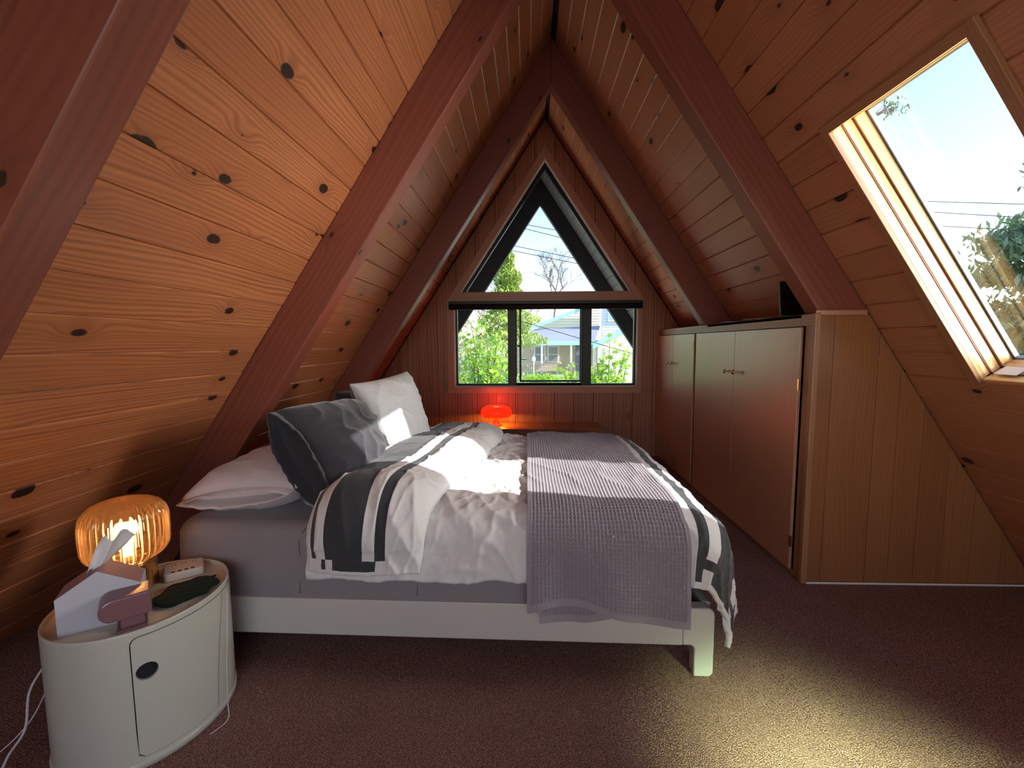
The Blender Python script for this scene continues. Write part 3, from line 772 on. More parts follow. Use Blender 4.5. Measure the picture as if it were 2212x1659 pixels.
# ---------------------------------------------------------------- pillows
def cushion(w_, l_, th, p=2.8, q=.5, amp=.006, seed=0, nu=70, nv=90, pinch=.05, ridge=3, dents=0):
    U = np.linspace(-1, 1, nu); Vv = np.linspace(-1, 1, nv)
    tops = []
    for sgn in (1, -1):
        A = np.zeros((nu, nv, 3))
        for i, u in enumerate(U):
            for j, v in enumerate(Vv):
                e = max(0, (1-abs(u)**p)*(1-abs(v)**p))
                h = th/2*e**q
                x = w_/2*u*(1-pinch*(1-v*v)); y = l_/2*v*(1-pinch*(1-u*u))
                n1 = max(0, 1-abs(nz(x*8+y*3+seed, y*7-x*3, seed)*2.2))**3; n2 = nz(x*14+seed, y*14, seed+4)
                fan = max(0, abs(v)-.55)*max(0, 1-abs(nz(x*22, seed, 1)*2.4))**2*.8
                h += (amp*(n1+.5*n2-fan*2)*min(1, e*3)) if e > 0 else 0
                h += dents*nz(x*4+seed, y*4, 2)*min(1, e*2)
                A[i, j] = (x, y, sgn*h)
        tops.append(A)
    return tops
def orient(center, ax, az):   # columns: width axis x, length axis y, thickness z
    X = Vector(ax).normalized(); Z = Vector(az); Z = (Z-X*Z.dot(X)).normalized(); Y = Z.cross(X)
    M = Matrix.Identity(4)
    for i in range(3): M[i][0] = X[i]; M[i][1] = Y[i]; M[i][2] = Z[i]; M[i][3] = center[i]
    return M
def pillow(name, label, center, ax, az, w_, l_, th, mat, seed, backmat=None, hem=None, flange=0, q=.5, amp=.006, dents=.01, p=2.8):
    root = tag(empty(name), label, 'pillow'); root.matrix_basis = orient(center, ax, az)
    T = cushion(w_, l_, th, seed=seed, q=q, amp=amp, dents=dents, p=p)
    g = G(); g.grid(T[0], 0); B = T[1][::-1]; g.grid(B, 1 if backmat else 0)
    g.build('cushion', [mat, backmat or mat], root, smooth=True)
    if hem:                                  # open pillowcase end at local y = -l/2
        g = G(); n = 64; yv = np.linspace(0, hem['len'], 6)
        A = np.zeros((n, len(yv), 3))
        for i in range(n):
            a = 2*PI*i/n; cx = math.cos(a); sz = math.sin(a)
            ww_ = w_/2*hem.get('w', .97)
            gap = hem['gap']*max(0, 1-abs(cx)**2.4)
            for j, yy in enumerate(yv):
                k = yy/hem['len']
                z = (math.copysign(1, sz) if abs(sz) > 1e-6 else 0)*gap*(.55+.45*k)*(1+.25*nz(cx*6, seed))-hem.get('sag', 0)*k
                A[i, j] = (cx*ww_*(1+.0*k), hem.get('sgn', -1)*(l_/2-.03+yy)+.006*nz(cx*14, k*2, seed), z+.003*nz(cx*25, k*3, seed+1)*k)
        g.grid(A, closed_u=True); g.build('pillowcase_hem', mat, root, smooth=True, solid=.004)
    return root
pillow('pillow', 'pale lilac pillow lying flat at the head of the bed, open end in front', (-1.235, 2.10, .69), (1, .02, .10), (-.12, .0, 1), .50, .60, .25, M_pil1, 3, hem=dict(len=.075, gap=.034, sag=.012), q=.45)
pillow('pillow', 'charcoal pillow, open flanged end, leaning over the pale lilac pillow', (-.95, 2.15, .80), (-.50, .10, .80), (.80, -.02, .55), .50, .60, .38, M_pil2, 9, hem=dict(len=.07, gap=.075, sgn=1), q=.40, amp=.016, dents=.03, p=3.0)
pillow('pillow', 'second charcoal pillow, only its corner showing above the flanged one', (-.99, 2.78, .80), (-.45, .1, .85), (.85, -.05, .45), .52, .50, .24, M_pil2, 14, amp=.01)
pillow('pillow', 'light grey embossed pillow standing upright with a charcoal back', (-.80, 2.60, .89), (-.30, .05, .95), (.88, -.48, .25), .50, .46, .24, M_pil3, 21, backmat=M_pil2, amp=.009, p=3.6)

# ---------------------------------------------------------------- bench and red lamp under the window
bn = thing('low_bench', 'low wooden bench under the window with the red lamp on it', 'bench', (0, 0, 0))
for k in range(4): zb('top_board', -.455+.32*k, -.455+.32*(k+1)-.002, 4.72, 5.165, .386, .408, MW['bench'], bn, 'x', bev=.002)
for x_ in (-.43, .38, .79): zb('leg', x_-.02, x_+.02, 4.76, 4.80, 0, .386, MW['panel'], bn); zb('leg', x_-.02, x_+.02, 5.10, 5.14, 0, .386, MW['panel'], bn)
zb('apron', -.44, .81, 4.745, 4.765, .33, .386, MW['panel'], bn, 'x')

def red_shade():
    t = NT('red_translucent_plastic'); t.t.nodes.remove(t.p)
    d = t.n('BsdfDiffuse', i0=(.85, .02, .005, 1)); tr = t.n('BsdfTranslucent', i0=(.95, .03, .006, 1)); gl = t.n('BsdfGlossy', iColor=(1, 1, 1, 1), iRoughness=.12)
    em = t.n('Emission', i0=(1.0, .035, .006, 1), i1=.75)
    a = t.n('MixShader', i0=.6, i1=d.outputs[0], i2=tr.outputs[0]); fr_ = t.n('Fresnel', i0=1.4)
    b = t.n('MixShader', i0=fr_.outputs[0], i1=a.outputs[0], i2=gl.outputs[0]); c = t.n('AddShader', i0=b.outputs[0], i1=em.outputs[0])
    t.l(c.outputs[0], t.out.inputs[0]); return t.m
M_red = red_shade()
LX, LY, LZ = -.348, 4.93, .408
rl = thing('red_mushroom_lamp', 'glowing red mushroom-shaped lamp on the bench under the window', 'lamp', (LX, LY, LZ))
g = G().lathe([(.055, .215), (.07, .225), (.10, .226), (.14, .212), (.168, .185), (.176, .155), (.172, .125), (.155, .102), (.148, .104)], 48); g.build('lamp_shade', M_red, rl, smooth=True, solid=-.004)
g = G().lathe([(.0, .0), (.066, .0), (.068, .006), (.05, .014), (.03, .03), (.022, .06), (.020, .10), (.022, .12), (.024, .13)], 40); g.build('base', M_red, rl, smooth=True)
M_bulb = NT('warm_bulb'); M_bulb.p.inputs['Emission Color'].default_value = (1, .6, .25, 1); M_bulb.p.inputs['Emission Strength'].default_value = 4; M_bulb = M_bulb.m
g = G().lathe([(.001, .185), (.014, .18), (.018, .165), (.012, .145), (.008, .13), (.001, .13)], 16); g.build('bulb', M_bulb, rl, smooth=True)
def plight(name, loc, e, col, r, par, kind='POINT', **kw):
    o = light(name, kind, loc, e, col, **kw); o.data.shadow_soft_size = r; o.parent = par; return o
for a_ in (.5, 2.6, 4.7): plight('bulb_light', (.075*math.cos(a_), .075*math.sin(a_), .118), 2.6, (1, .40, .04), .012, rl)
plight('shade_light', (0, .03, .25), 2.2, (1, .05, .02), .035, rl)
G().tube(curvepts([(.06, -.0, .004), (-.10, -.02, .003), (-.16, -.06, .003), (-.19, -.10, .003), (-.17, -.18, .003)], 6), .0025, 6).build('cord', M_black, rl)

# ---------------------------------------------------------------- nightstand
NC = Vector((-1.342, 1.437, 0)); RA, RB = .262, .236; ND = math.radians(78.8)
EX = Vector((math.cos(ND), math.sin(ND), 0)); EY = Vector((-math.sin(ND), math.cos(ND), 0)); NZ = .455
def npt(th, off, z):
    n = (EX*math.cos(th)*RA+EY*math.sin(th)*RB); m = (EX*math.cos(th)/RA+EY*math.sin(th)/RB).normalized(); p = n+m*off; return (p.x, p.y, z)
ns_ = thing('round_nightstand', 'glossy ivory oval cylinder nightstand with a round finger hole in its door', 'nightstand', NC)
TH0, TH1 = None, None
def theta_of(x_, y_):
    d = Vector((x_, y_, 0))-NC; return math.atan2(d.dot(EY)/RB, d.dot(EX)/RA)
# door spans from its left seam to past the right silhouette
tA = math.radians(-132.5); tB = math.radians(-30.0); z0d, z1d = .042, .432
def rr_loop(ta, tb, za, zb_, r, hc, n=96):
    """rounded rectangle in (theta, z) sampled by angle around hc"""
    out = []; asp = .25
    w0, w1 = ta*asp, tb*asp; cx, cz = hc[0]*asp, hc[1]
    for k in range(n):
        a = 2*PI*k/n; dx, dz = math.cos(a), math.sin(a); lo, hi = 0, 2
        for _ in range(26):
            m = (lo+hi)/2; x_, z_ = cx+dx*m, cz+dz*m
            qx = max(w0+r-x_, x_-(w1-r), 0); qz = max(za+r-z_, z_-(zb_-r), 0)
            ins = (w0 <= x_ <= w1 and za <= z_ <= zb_) and (math.hypot(qx, qz) <= r)
            lo, hi = (m, hi) if ins else (lo, m)
        out.append(((cx+dx*lo)/asp, cz+dz*lo))
    return out
hc = (math.radians(-124.7), .316)
hole = [(hc[0]+.0275/.25*math.cos(2*PI*k/96), hc[1]+.0275*math.sin(2*PI*k/96)) for k in range(96)]
def ring(g, A_, B_, off, steps=10, m=0):
    V = []; n = len(A_)
    for s in range(steps+1):
        f_ = s/steps; f_ = f_
        for a, b in zip(A_, B_): V.append(npt(a[0]+(b[0]-a[0])*f_, off, a[1]+(b[1]-a[1])*f_))
    F = [(s*n+k, s*n+(k+1) % n, (s+1)*n+(k+1) % n, (s+1)*n+k) for s in range(steps) for k in range(n)]
    g.add(V, F, m)
def wall_loop(A_, o0, o1, g):
    n = len(A_); V = [npt(a, o0, z) for a, z in A_]+[npt(a, o1, z) for a, z in A_]
    g.add(V, [(k, (k+1) % n, n+(k+1) % n, n+k) for k in range(n)])
dl = rr_loop(tA, tB, z0d, z1d, .02, hc); wl2 = rr_loop(tA-.012, tB+.012, z0d-.003, z1d+.003, .023, hc)
rc_ = rr_loop(tA-.05, tB+.05, .03, NZ-.012, .0005, hc)
for cx_ in (tA-.05, tB+.05):
    for cz_ in (.03, NZ-.012):
        k_ = min(range(96), key=lambda k: math.hypot((rc_[k][0]-cx_)*.25, rc_[k][1]-cz_)); rc_[k_] = (cx_, cz_)
g = G(); ring(g, hole, dl, .0018, 14); wall_loop(dl, .0018, -.004, g); wall_loop(hole, .0018, -.02, g); g.build('door', M_white, ns_, smooth=True)
g = G(); ring(g, [(hc[0]+(h_[0]-hc[0])*.02, hc[1]+(h_[1]-hc[1])*.02) for h_ in hole], hole, -.02, 3); g.build('finger_hole', M_dark, ns_)
g = G(); ring(g, wl2, rc_, 0.0, 3); wall_loop(wl2, 0, -.006, g)
# rest of the wall round the back, plus strips above and below
n = 100; ths = np.linspace(tB+.05, tA-.05+2*PI, n)
g.grid(np.array([[npt(t_, 0, z_) for z_ in (.030, NZ-.012)] for t_ in ths]))
tf = np.linspace(0, 2*PI, 141)
g.grid(np.array([[npt(t_, o_, z_) for (o_, z_) in ((0, NZ-.012), (0, NZ-.004), (-.0015, NZ), (-.0045, NZ), (-.006, NZ-.003), (-.0065, NZ-.02))] for t_ in tf]))
g.grid(np.array([[npt(t_, o_, z_) for (o_, z_) in ((-.003, .004), (.004, .006), (.005, .024), (.003, .029), (0, .030))] for t_ in tf]))
g.build('body', M_white, ns_, smooth=True)
g = G().grid(np.array([[npt(t_, -.008, z_) for z_ in (.03, NZ-.03)] for t_ in tf])); g.build('inner_wall', M_dark, ns_)
g = G(); V = [npt(t_, -.006, NZ-.016) for t_ in tf[:-1]]; g.add(V, [tuple(range(len(V)))]); g.build('tray', M_cream, ns_)
for a_ in (.3, 1.9, 3.5, 5.1): g = G(); p = npt(a_, -.04, 0); g.lathe([(.001, 0), (.018, 0), (.018, .012), (.001, .012)], 16, c=(p[0], p[1], 0)); g.build('foot', M_black, ns_)
ZT = NZ-.0155

# amber ribbed glass lamp
def ribbed():
    t = NT('amber_ribbed_glass'); t.t.nodes.remove(t.p)
    tr = t.n('BsdfTransparent', i0=(1, .88, .74, 1)); gs = t.n('BsdfGlass', iColor=(1, .92, .80, 1), iRoughness=.03, iIOR=1.45); gl = t.n('BsdfGlossy', iColor=(1, .85, .7, 1), iRoughness=.08)
    tl = t.n('BsdfTranslucent', i0=(1, .62, .34, 1))
    a = t.n('MixShader', i0=.5, i1=tr.outputs[0], i2=gs.outputs[0]); b = t.n('MixShader', i0=.07, i1=a.outputs[0], i2=tl.outputs[0])
    lw = t.n('LayerWeight', iBlend=.3); c = t.n('MixShader', i0=t.math('MULTIPLY', lw.outputs[0], .6), i1=b.outputs[0], i2=gl.outputs[0]); t.l(c.outputs[0], t.out.inputs[0]); return t.m
BL = Vector((-1.455, 1.505, ZT))
tl_ = thing('glass_table_lamp', 'lit lamp with ribbed amber glass dome and brass base on the nightstand', 'lamp', BL)
prof = [(.001, .332), (.03, .331), (.065, .325), (.095, .312), (.114, .290), (.121, .265), (.122, .22), (.121, .175), (.117, .150), (.105, .130), (.088, .118), (.075, .112)]
pp = [(p.x, p.y) for p in curvepts([(a, b, 0) for a, b in prof], 3)]
g = G().lathe(pp, 240, rib=lambda a, z: .04*math.cos(36*a)*min(1, (.332-z)*12)); g.build('lamp_shade', ribbed(), tl_, smooth=True, solid=.003)
g = G().lathe([(.001, .0), (.082, .0), (.084, .002), (.084, .098), (.082, .101), (.074, .101), (.073, .085), (.001, .085)], 64)
g.lathe([(.068, .100), (.078, .100), (.080, .106), (.078, .113), (.068, .113)], 64); g.build('base', M_brass, tl_, smooth=False, bevel=.001)
t = NT('lit_bulb'); t.set(Base_Color=(1, .8, .5)); t.p.inputs['Emission Color'].default_value = (1, .62, .28, 1); t.p.inputs['Emission Strength'].default_value = 22
g = G().lathe([(.001, .245), (.016, .242), (.026, .228), (.029, .21), (.024, .188), (.014, .168), (.013, .12), (.001, .12)], 24); g.build('bulb', t.m, tl_, smooth=True)
plight('bulb_light', (0, 0, .215), 34, (1, .42, .15), .03, tl_)

# house-shaped tissue box
TB = thing('tissue_box', 'white house-shaped tissue box with mauve roof sides in front of the glass lamp', 'box', (-1.424, 1.222, ZT), math.radians(34.3))
P = [(0, 0), (.202, 0), (.202, .118), (.10, .182), (0, .118)]
g = G().prism(P, lambda a, b, d: (a, d, b), .105); M_tb = flat('pale_blue_white_card', (.50, .50, .55), .7, nscale=90, namp=.04)
g.M = [0, 0, 0, 0, 1, 1, 0]; g.build('box', [M_tb, flat('mauve_card', (.36, .20, .21), .7)], TB, bevel=.001)
A = np.zeros((14, 12, 3))
for i in range(14):
    for j in range(12):
        u, v = i/13, j/11; wv_ = .035+.075*u*(1-.35*u)
        A[i, j] = (.085+.075*u+(v-.5)*wv_*.9, .05+(v-.5)*wv_*.8+.012*math.sin(v*7+u*2), .165+.118*u+.012*math.sin(v*9+u*3)*(.4+u)-.02*max(0, u-.8)*5*v)
o = G().grid(A).build('tissue', flat('tissue_paper', (.72, .70, .72), .9, nscale=80), TB, smooth=True, solid=.0006)

# mauve curved stand
ms = thing('mauve_holder', 'glossy mauve curved holder on a short stem beside the tissue box', 'holder', (-1.235, 1.262, ZT), math.radians(42))
Pf = []
for k in range(13): a = math.radians(90+180*k/12); Pf.append((-.035+.034*math.cos(a), .075+.036*math.sin(a)))
outer = [(.058, .112)]+Pf+[(.058, .039)]
g = G().prism(outer, lambda a, b, d: (a, d, b), .085); g.build('head', M_mauve, ms, bevel=.006, smooth=False)
g = G().box((-.02, .012, .006), (.038, .07, .042)); g.build('stem', M_mauve, ms, bevel=.004)
g = G().box((-.03, .0, 0), (.045, .08, .007)); g.build('foot', M_mauve, ms, bevel=.002)

# charger hub
ch = thing('charging_hub', 'white charging hub with ports between the glass lamp and the green mask', 'charger', (-1.335, 1.605, ZT), math.radians(38))
g = G().prism(rrect(.125, .10, .014), lambda a, b, d: (a-.06, b-.05, d), .03); g.build('case', flat('white_plastic', (.62, .58, .53), .4), ch, bevel=.004)
for k in range(4): G().box((-.035+k*.02, -.040, .030), (-.024+k*.02, -.030, .0308)).build('usb_port', M_dark, ch)
for k in range(3):
    for q in range(2): G().box((-.035+k*.032+q*.01, .022, .030), (-.033+k*.032+q*.01, .034, .0306)).build('socket_slot', M_dark, ch)

# quilted eye mask
mk = thing('quilted_mask', 'dark green quilted sleep mask lying near the nightstand rim', 'mask', (-1.215, 1.468, ZT+.004), math.radians(72))
A1 = np.zeros((30, 48, 3)); A2 = A1.copy()
for i in range(30):
    for j in range(48):
        v = -1+2*j/47; u = -1+2*i/29
        hw = .078*(1-abs(v)**3.0)**.5*(1+.16*math.cos(v*2*PI))-.0; shift = -.012*math.exp(-(v/.25)**2)*(u < 0)*0
        notch = .016*math.exp(-((v+.1)/.18)**2) if u < 0 else 0
        x_ = v*.10; y_ = u*(hw-notch*1.0)
        e = max(0, (1-u*u))*max(0, 1-abs(v)**3)
        qd = abs(math.sin((x_+y_)*70))*abs(math.sin((x_-y_)*70))
        A1[i, j] = (x_, y_, .014*e**.4*(.75+.35*qd**.5)+.006); A2[i, j] = (x_, y_, .006-.006*e**.4)
g = G().grid(A1); g.grid(A2[::-1]); g.build('quilted_pad', M_mask, mk, smooth=True)
G().tube(curvepts([(-.11, 0, .008), (-.06, .045, .005), (.0, .050, .004), (.06, .045, .005), (.11, 0, .008)], 6), .004, 6).build('strap', M_mask, mk)

# cables
M_cab = flat('white_cable', (.55, .50, .52), .5)
def cable(pts, r, label): tag(G().tube(curvepts(pts, 10), r, 8).build('cable', M_cab, None, smooth=True), label, 'cable', None)
cable([(-1.56, 1.30, .30), (-1.565, 1.25, .24), (-1.53, 1.20, .16), (-1.56, 1.17, .09), (-1.55, 1.13, .02), (-1.45, 1.10, .005), (-1.36, 1.12, .004)], .0035, 'thick white cable looping down beside the left of the nightstand')
cable([(-1.60, 1.34, .20), (-1.60, 1.27, .12), (-1.66, 1.22, .05), (-1.75, 1.19, .01), (-1.95, 1.15, .004)], .0022, 'thin white cable running left across the carpet')
cable([(-1.090, 1.500, .435), (-1.078, 1.470, .30), (-1.074, 1.45, .16), (-1.070, 1.44, .05), (-1.06, 1.42, .004), (-1.08, 1.36, .003)], .0018, 'thin white cable hanging down the right side of the nightstand')

# ---------------------------------------------------------------- outside
M_grass = flat('dry_grass_ground', (.34, .32, .22), .95, nscale=.6, namp=.35)
g = G().box((-80, YO+.6, -2.4), (80, 140, -2.05)); tag(g.build('ground', M_grass), None, None, None, 'structure')
tag(G().box((-30, 30, -2.05), (30, 37.5, -2.04)).build('street', flat('pale_asphalt', (.62, .62, .60), .9, nscale=3)), 'pale sunlit street in front of the neighbouring house', 'street')
KS = 42/22
def hp(x_, z_, y=42.0): return (x_*y/22, y, 1.32+(z_-1.32)*y/22)
M_side = flat('cream_siding', (.78, .74, .58), .8, nscale=2, namp=.04); M_side2 = flat('pale_blue_siding', (.70, .76, .80), .8, nscale=2, namp=.04)
M_teal = flat('teal_fascia', (.33, .62, .62), .7); M_shg = flat('blue_grey_shingles', (.25, .27, .36), .9, nscale=5, namp=.3, bump=.4)
M_tan = flat('tan_porch_wall', (.62, .56, .42), .8); M_wt = flat('white_trim', (.9, .9, .9), .6); M_ng = flat('dark_window_glass', (.25, .30, .33), .1); M_rail = flat('brown_rail', (.34, .26, .24), .8)
hs = thing('neighbour_house', 'cream house with teal fascias and a porch across the street', 'house', (0, 0, 0))
def hbox(g, x0, x1, z0, z1, y, d, m=0):
    a = hp(x0, z0); b = hp(x1, z1); g.box((a[0], y, a[2]), (b[0], y+d, b[2]), m); return g
def siding(x0, x1, z0, z1, y, mat, n, name='siding_board', top=None):
    for k in range(n):
        za = z0+(z1-z0)*k/n; zb2 = z0+(z1-z0)*(k+1)/n
        P = [(x0, za), (x1, za), (x1, zb2-.006), (x0, zb2-.006)]
        if top: P = clip(P, *top)
        if len(P) < 3: continue
        G().prism(P, lambda a, b, d: (hp(a, b)[0], y+d-(.03 if b == za else 0), hp(a, b)[2]), .3).build(name, mat, hs)
hbox(G(), -.8, 3.7, -.6, 1.5, 44.0, 3).build('wall', M_tan, hs)
# main gable wall over the porch roof
L1 = (1.0, -.3706*-1, 0)
siding(.1, 3.74, 1.9, 3.6, 44.5, M_side, 12, top=(-.3727, 1, 1.93+.05))
siding(3.735, 5.6, .9, 4.2, 43.0, M_side2, 24)
siding(-.6, .15, 1.2, 4.0, 52.0, M_side2, 16)
G().prism([(-.33, 1.84), (3.0, 3.08), (3.0, 3.28), (-.33, 2.02)], lambda a, b, d: (hp(a, b)[0], 43.6+d, hp(a, b)[2]), .3).build('rake_board', M_teal, hs)
# porch roof: sloping slab
a, b = hp(-.55, 1.45), hp(3.2, 1.45); c, d = hp(3.75, 2.25), hp(.42, 2.09)
g = G(); V = [(a[0], 40.5, a[2]), (b[0], 40.5, b[2]), (c[0], 44.2, c[2]), (d[0], 44.2, d[2])]
g.add(V+[(v[0], v[1], v[2]-.12) for v in V], [(0, 1, 2, 3), (7, 6, 5, 4), (0, 4, 5, 1), (1, 5, 6, 2), (2, 6, 7, 3), (3, 7, 4, 0)]); g.build('porch_roof', M_shg, hs)
hbox(G(), -.55, 3.2, 1.26, 1.455, 40.4, .12).build('fascia', M_teal, hs)
for x0 in (.349, 1.045):
    f_ = hbox(G(), x0, x0+.60, .39, 1.23, 43.9, .1).build('window', M_wt, hs)
    hbox(G(), x0+.07, x0+.53, .80, 1.17, 43.87, .05).build('pane', M_ng, f_); hbox(G(), x0+.07, x0+.53, .44, .76, 43.87, .05).build('pane', M_ng, f_)
for x0 in (.66, 2.06): hbox(G(), x0, x0+.09, -.1, 1.27, 40.7, .17).build('porch_post', M_wt, hs)
hbox(G(), 2.36, 2.66, -.4, 1.26, 41.2, .5).build('corner_column', flat('slate_column', (.16, .17, .2), .8), hs)
hbox(G(), -.5, 2.4, .36, .40, 40.6, .08).build('handrail', M_rail, hs); hbox(G(), -.5, 2.4, -.02, .02, 40.6, .08).build('handrail', M_rail, hs)
for k in range(30): hbox(G(), -.5+k*.1, -.5+k*.1+.022, .0, .37, 40.62, .04).build('baluster', M_rail, hs)
hbox(G(), -.6, 2.6, -.42, -.02, 40.9, .2).build('porch_base', flat('porch_skirt', (.36, .34, .36), .8), hs)
f_ = hbox(G(), 4.03, 4.9, 2.42, 3.3, 42.8, .2).build('window', M_wt, hs); hbox(G(), 4.11, 4.82, 2.5, 3.22, 42.76, .06).build('pane', flat('sky_blue_glass', (.3, .5, .62), .1), f_)
siding(3.30, 6.4, .42, 3.0, 40.0, M_side, 22, top=(-.523, 1, 1.2-.523*3.05))
G().prism([(3.05, 1.07), (6.2, 2.71), (6.2, 2.98), (3.05, 1.33)], lambda a, b, d: (hp(a, b)[0], 39.6+d, hp(a, b)[2]), .4).build('rake_board', M_teal, hs)
gd = hbox(G(), 3.75, 6.4, -.75, .42, 40.0, .1).build('garage_door', M_wt, hs)
for k in range(3): hbox(G(), 3.85, 6.3, -.65+k*.35, -.36+k*.35, 39.96, .06).build('door_panel', M_wt, gd)
hbox(G(), 3.12, 3.30, -.7, 1.2, 40.4, .3).build('wall', M_side, hs); hbox(G(), 3.32, 3.62, -.5, 1.15, 40.6, .3).build('front_door', flat('brown_door', (.30, .22, .18), .7), hs)
hbox(G(), 3.62, 3.75, -.7, 1.15, 39.9, .3).build('trim_board', M_wt, hs)
st = thing('porch_steps', 'grey steps leading up to the neighbouring porch', 'steps')
for k in range(4): hbox(G(), .95+.1*k, 2.1, -.40+.09*k-.1, -.40+.09*k, 38.6+.4*k, .4).build('step', flat('grey_step%d' % k, (.42, .43, .46), .8), st)
lp = thing('lamp_post', 'white lantern post in the garden before the neighbouring porch', 'lamp post', (.326*38/22, 38, -1.98))
g = G().lathe([(.10, 0), (.10, .1), (.055, .16), (.045, .3), (.04, 1.75), (.06, 1.8)], 12); g.build('post', M_wt, lp)
G().lathe([(.05, 1.8), (.14, 1.86), (.16, 2.12), (.10, 2.2), (.03, 2.26), (.02, 2.40), (.001, 2.42)], 8).build('lantern', M_wt, lp)

def leaf_star(s_):
    pts = []
    for k in range(10): a = PI/2+2*PI*k/10; r = s_*(1 if k % 2 == 0 else .45); pts.append((r*math.cos(a), r*math.sin(a)))
    return pts
def leaves(centers, size, mat, name, par, star=True):
    V = []; F = []
    for c in centers:
        s_ = size*random.uniform(.6, 1.2); M = Matrix.Rotation(random.uniform(0, 6.3), 3, 'Z') @ Matrix.Rotation(random.uniform(-1.2, 1.2), 3, 'X') @ Matrix.Rotation(random.uniform(-1, 1), 3, 'Y')
        P = leaf_star(s_) if star else [(-s_*.35, 0), (0, -s_), (s_*.35, 0), (0, s_)]
        n0 = len(V); V += [tuple(Vector(c)+M @ Vector((p[0], p[1]*.4 if False else p[1], 0)).xzy) for p in P]; F.append(tuple(range(n0, n0+len(P))))
    o = link(name, mesh(name, V, F, mat), par); o['kind'] = 'stuff'; return o
def leafmat(name, c, c2, trans=.5):
    t = NT(name); t.t.nodes.remove(t.p); g = t.n('NewGeometry'); col = t.mix(g.outputs['Random Per Island'], c, c2)
    d = t.n('BsdfDiffuse', i0=col); tr = t.n('BsdfTranslucent', i0=col); m = t.n('MixShader', i0=trans, i1=d.outputs[0], i2=tr.outputs[0]); t.l(m.outputs[0], t.out.inputs[0]); return t.m
M_maple = leafmat('maple_leaf', (.55, .75, .12), (.30, .55, .10)); M_con = leafmat('conifer_needles', (.22, .36, .08), (.45, .52, .14), .3)
M_pine = leafmat('pine_needles', (.16, .26, .12), (.40, .46, .30), .3); M_brush = leafmat('dry_brush', (.62, .52, .42), (.40, .48, .25), .3); M_hedge = leafmat('hedge_leaf', (.30, .50, .22), (.16, .32, .18), .4)
M_bark = flat('grey_bark', (.22, .17, .15), .9, nscale=12, namp=.3)
def tree(name, label, base, stems, leafc, size, mat, star=True, cat='tree', r0=.03, group=None):
    t_ = thing(name, label, cat, base, group=group); g = G()
    for s_ in stems: n_ = len(s_); g.tube([Vector(p)-Vector(base) for p in s_], [r0*(1-.8*i/(n_-1)) for i in range(n_)], 6)
    g.build('branches', M_bark, t_); leaves([Vector(c)-Vector(base) for c in leafc], size, mat, 'foliage', t_, star); return t_
def blob(c, r, n): return [Vector(c)+Vector((random.gauss(0, r[0]), random.gauss(0, r[1]), random.gauss(0, r[2]))) for _ in range(n)]
def sapling(label, bx, by, tips, seed):
    random.seed(seed); base = (bx, by, -2.05); stems = []; lc = []
    for (x_, z_) in tips:
        p0 = Vector((bx, by, -.6)); p1 = Vector((x_, by+random.uniform(-.3, .3), z_)); m_ = p0.lerp(p1, .55)+Vector((random.uniform(-.1, .1), 0, random.uniform(0, .15)))
        cv = curvepts([p0, m_, p1], 5); stems.append(cv)
        for k in range(3, len(cv)):
            lc += blob(cv[k], (.11, .14, .07), 7)
    stems.append([(bx, by, -2.05), (bx, by, -.6), (bx, by, -.3)])
    return tree('maple_sapling', label, base, stems, lc, .065, M_maple, cat='tree', r0=.02)
sapling('young maple with bright green leaves filling the left window pane', -.95, 9.0, [(-1.4+.093*k, .62+.17*((k*5) % 8)) for k in range(12)]+[(-1.2, 1.3), (-.9, 1.75), (-.6, 1.2), (-.75, .75), (-1.3, .7), (-.5, .8), (-.55, 1.55)], 3)
sapling('sparse young maple in front of the garage, seen through the right pane', 1.55, 9.0, [(1.35, .9), (1.42, .62), (1.5, 1.0), (1.66, 1.42), (1.72, .85), (1.9, 1.08), (2.02, 1.12), (1.85, .6), (1.38, .75), (1.3, .55)], 4)
sapling('low maple twig with a few leaves at the bottom of the middle pane', .85, 9.0, [(.74, .86), (.86, .80), (.98, .62), (.92, .52)], 6)
# conifer seen above the transom
random.seed(11)
def conifer(name, label, x_, y_, ztop, zbot, r, n, mat, size, cat='tree'):
    lc = []
    for _ in range(n):
        h = random.random()**.75; z_ = ztop-(ztop-zbot)*h; rr = r*(.08+.92*h)*math.sqrt(random.random())*(1+.25*math.sin(z_*5)); a = random.uniform(0, 2*PI)
        lc.append((x_+rr*math.cos(a), y_+rr*math.sin(a), z_))
    return tree(name, label, (x_, y_, -2.05), [[(x_, y_, -2.05), (x_, y_, (ztop+zbot)/2), (x_, y_, ztop)]], lc, size, mat, star=False, r0=.25)
conifer('conifer', 'tall yellow-green conifer standing left of the neighbouring house', -1.15, 27, 7.0, 1.2, 2.1, 7500, M_con, .16)
conifer('conifer', 'darker fir behind the maple at the far left of the window', -6.2, 30, 6.0, -1.5, 3.2, 3500, M_hedge, .22)
random.seed(5)
for (x_, y_, z_, r, lab, m_) in ((-3.4, 22, .3, (1.3, .6, 1.1), 'tangled pale brush behind the left maple', M_brush), (-1.7, 20, -.2, (.7, .5, .8), 'blue-green shrub beside the window mullion', M_hedge),
                            (-3.9, 18, -1.1, (1.1, .5, .5), 'low green hedge along the street', M_hedge), (1.2, 36.5, -1.6, (1.1, .4, .22), 'low green bedding plants below the porch railing', M_maple)):
    tree('shrub', lab, (x_, y_, -2.05), [[(x_, y_, -2.05), (x_+.1, y_, -1), (x_, y_, z_)]], blob((x_, y_, z_), r, 2600 if r[0] > 1 else 1500), .12, m_, star=False, cat='shrub', r0=.06)
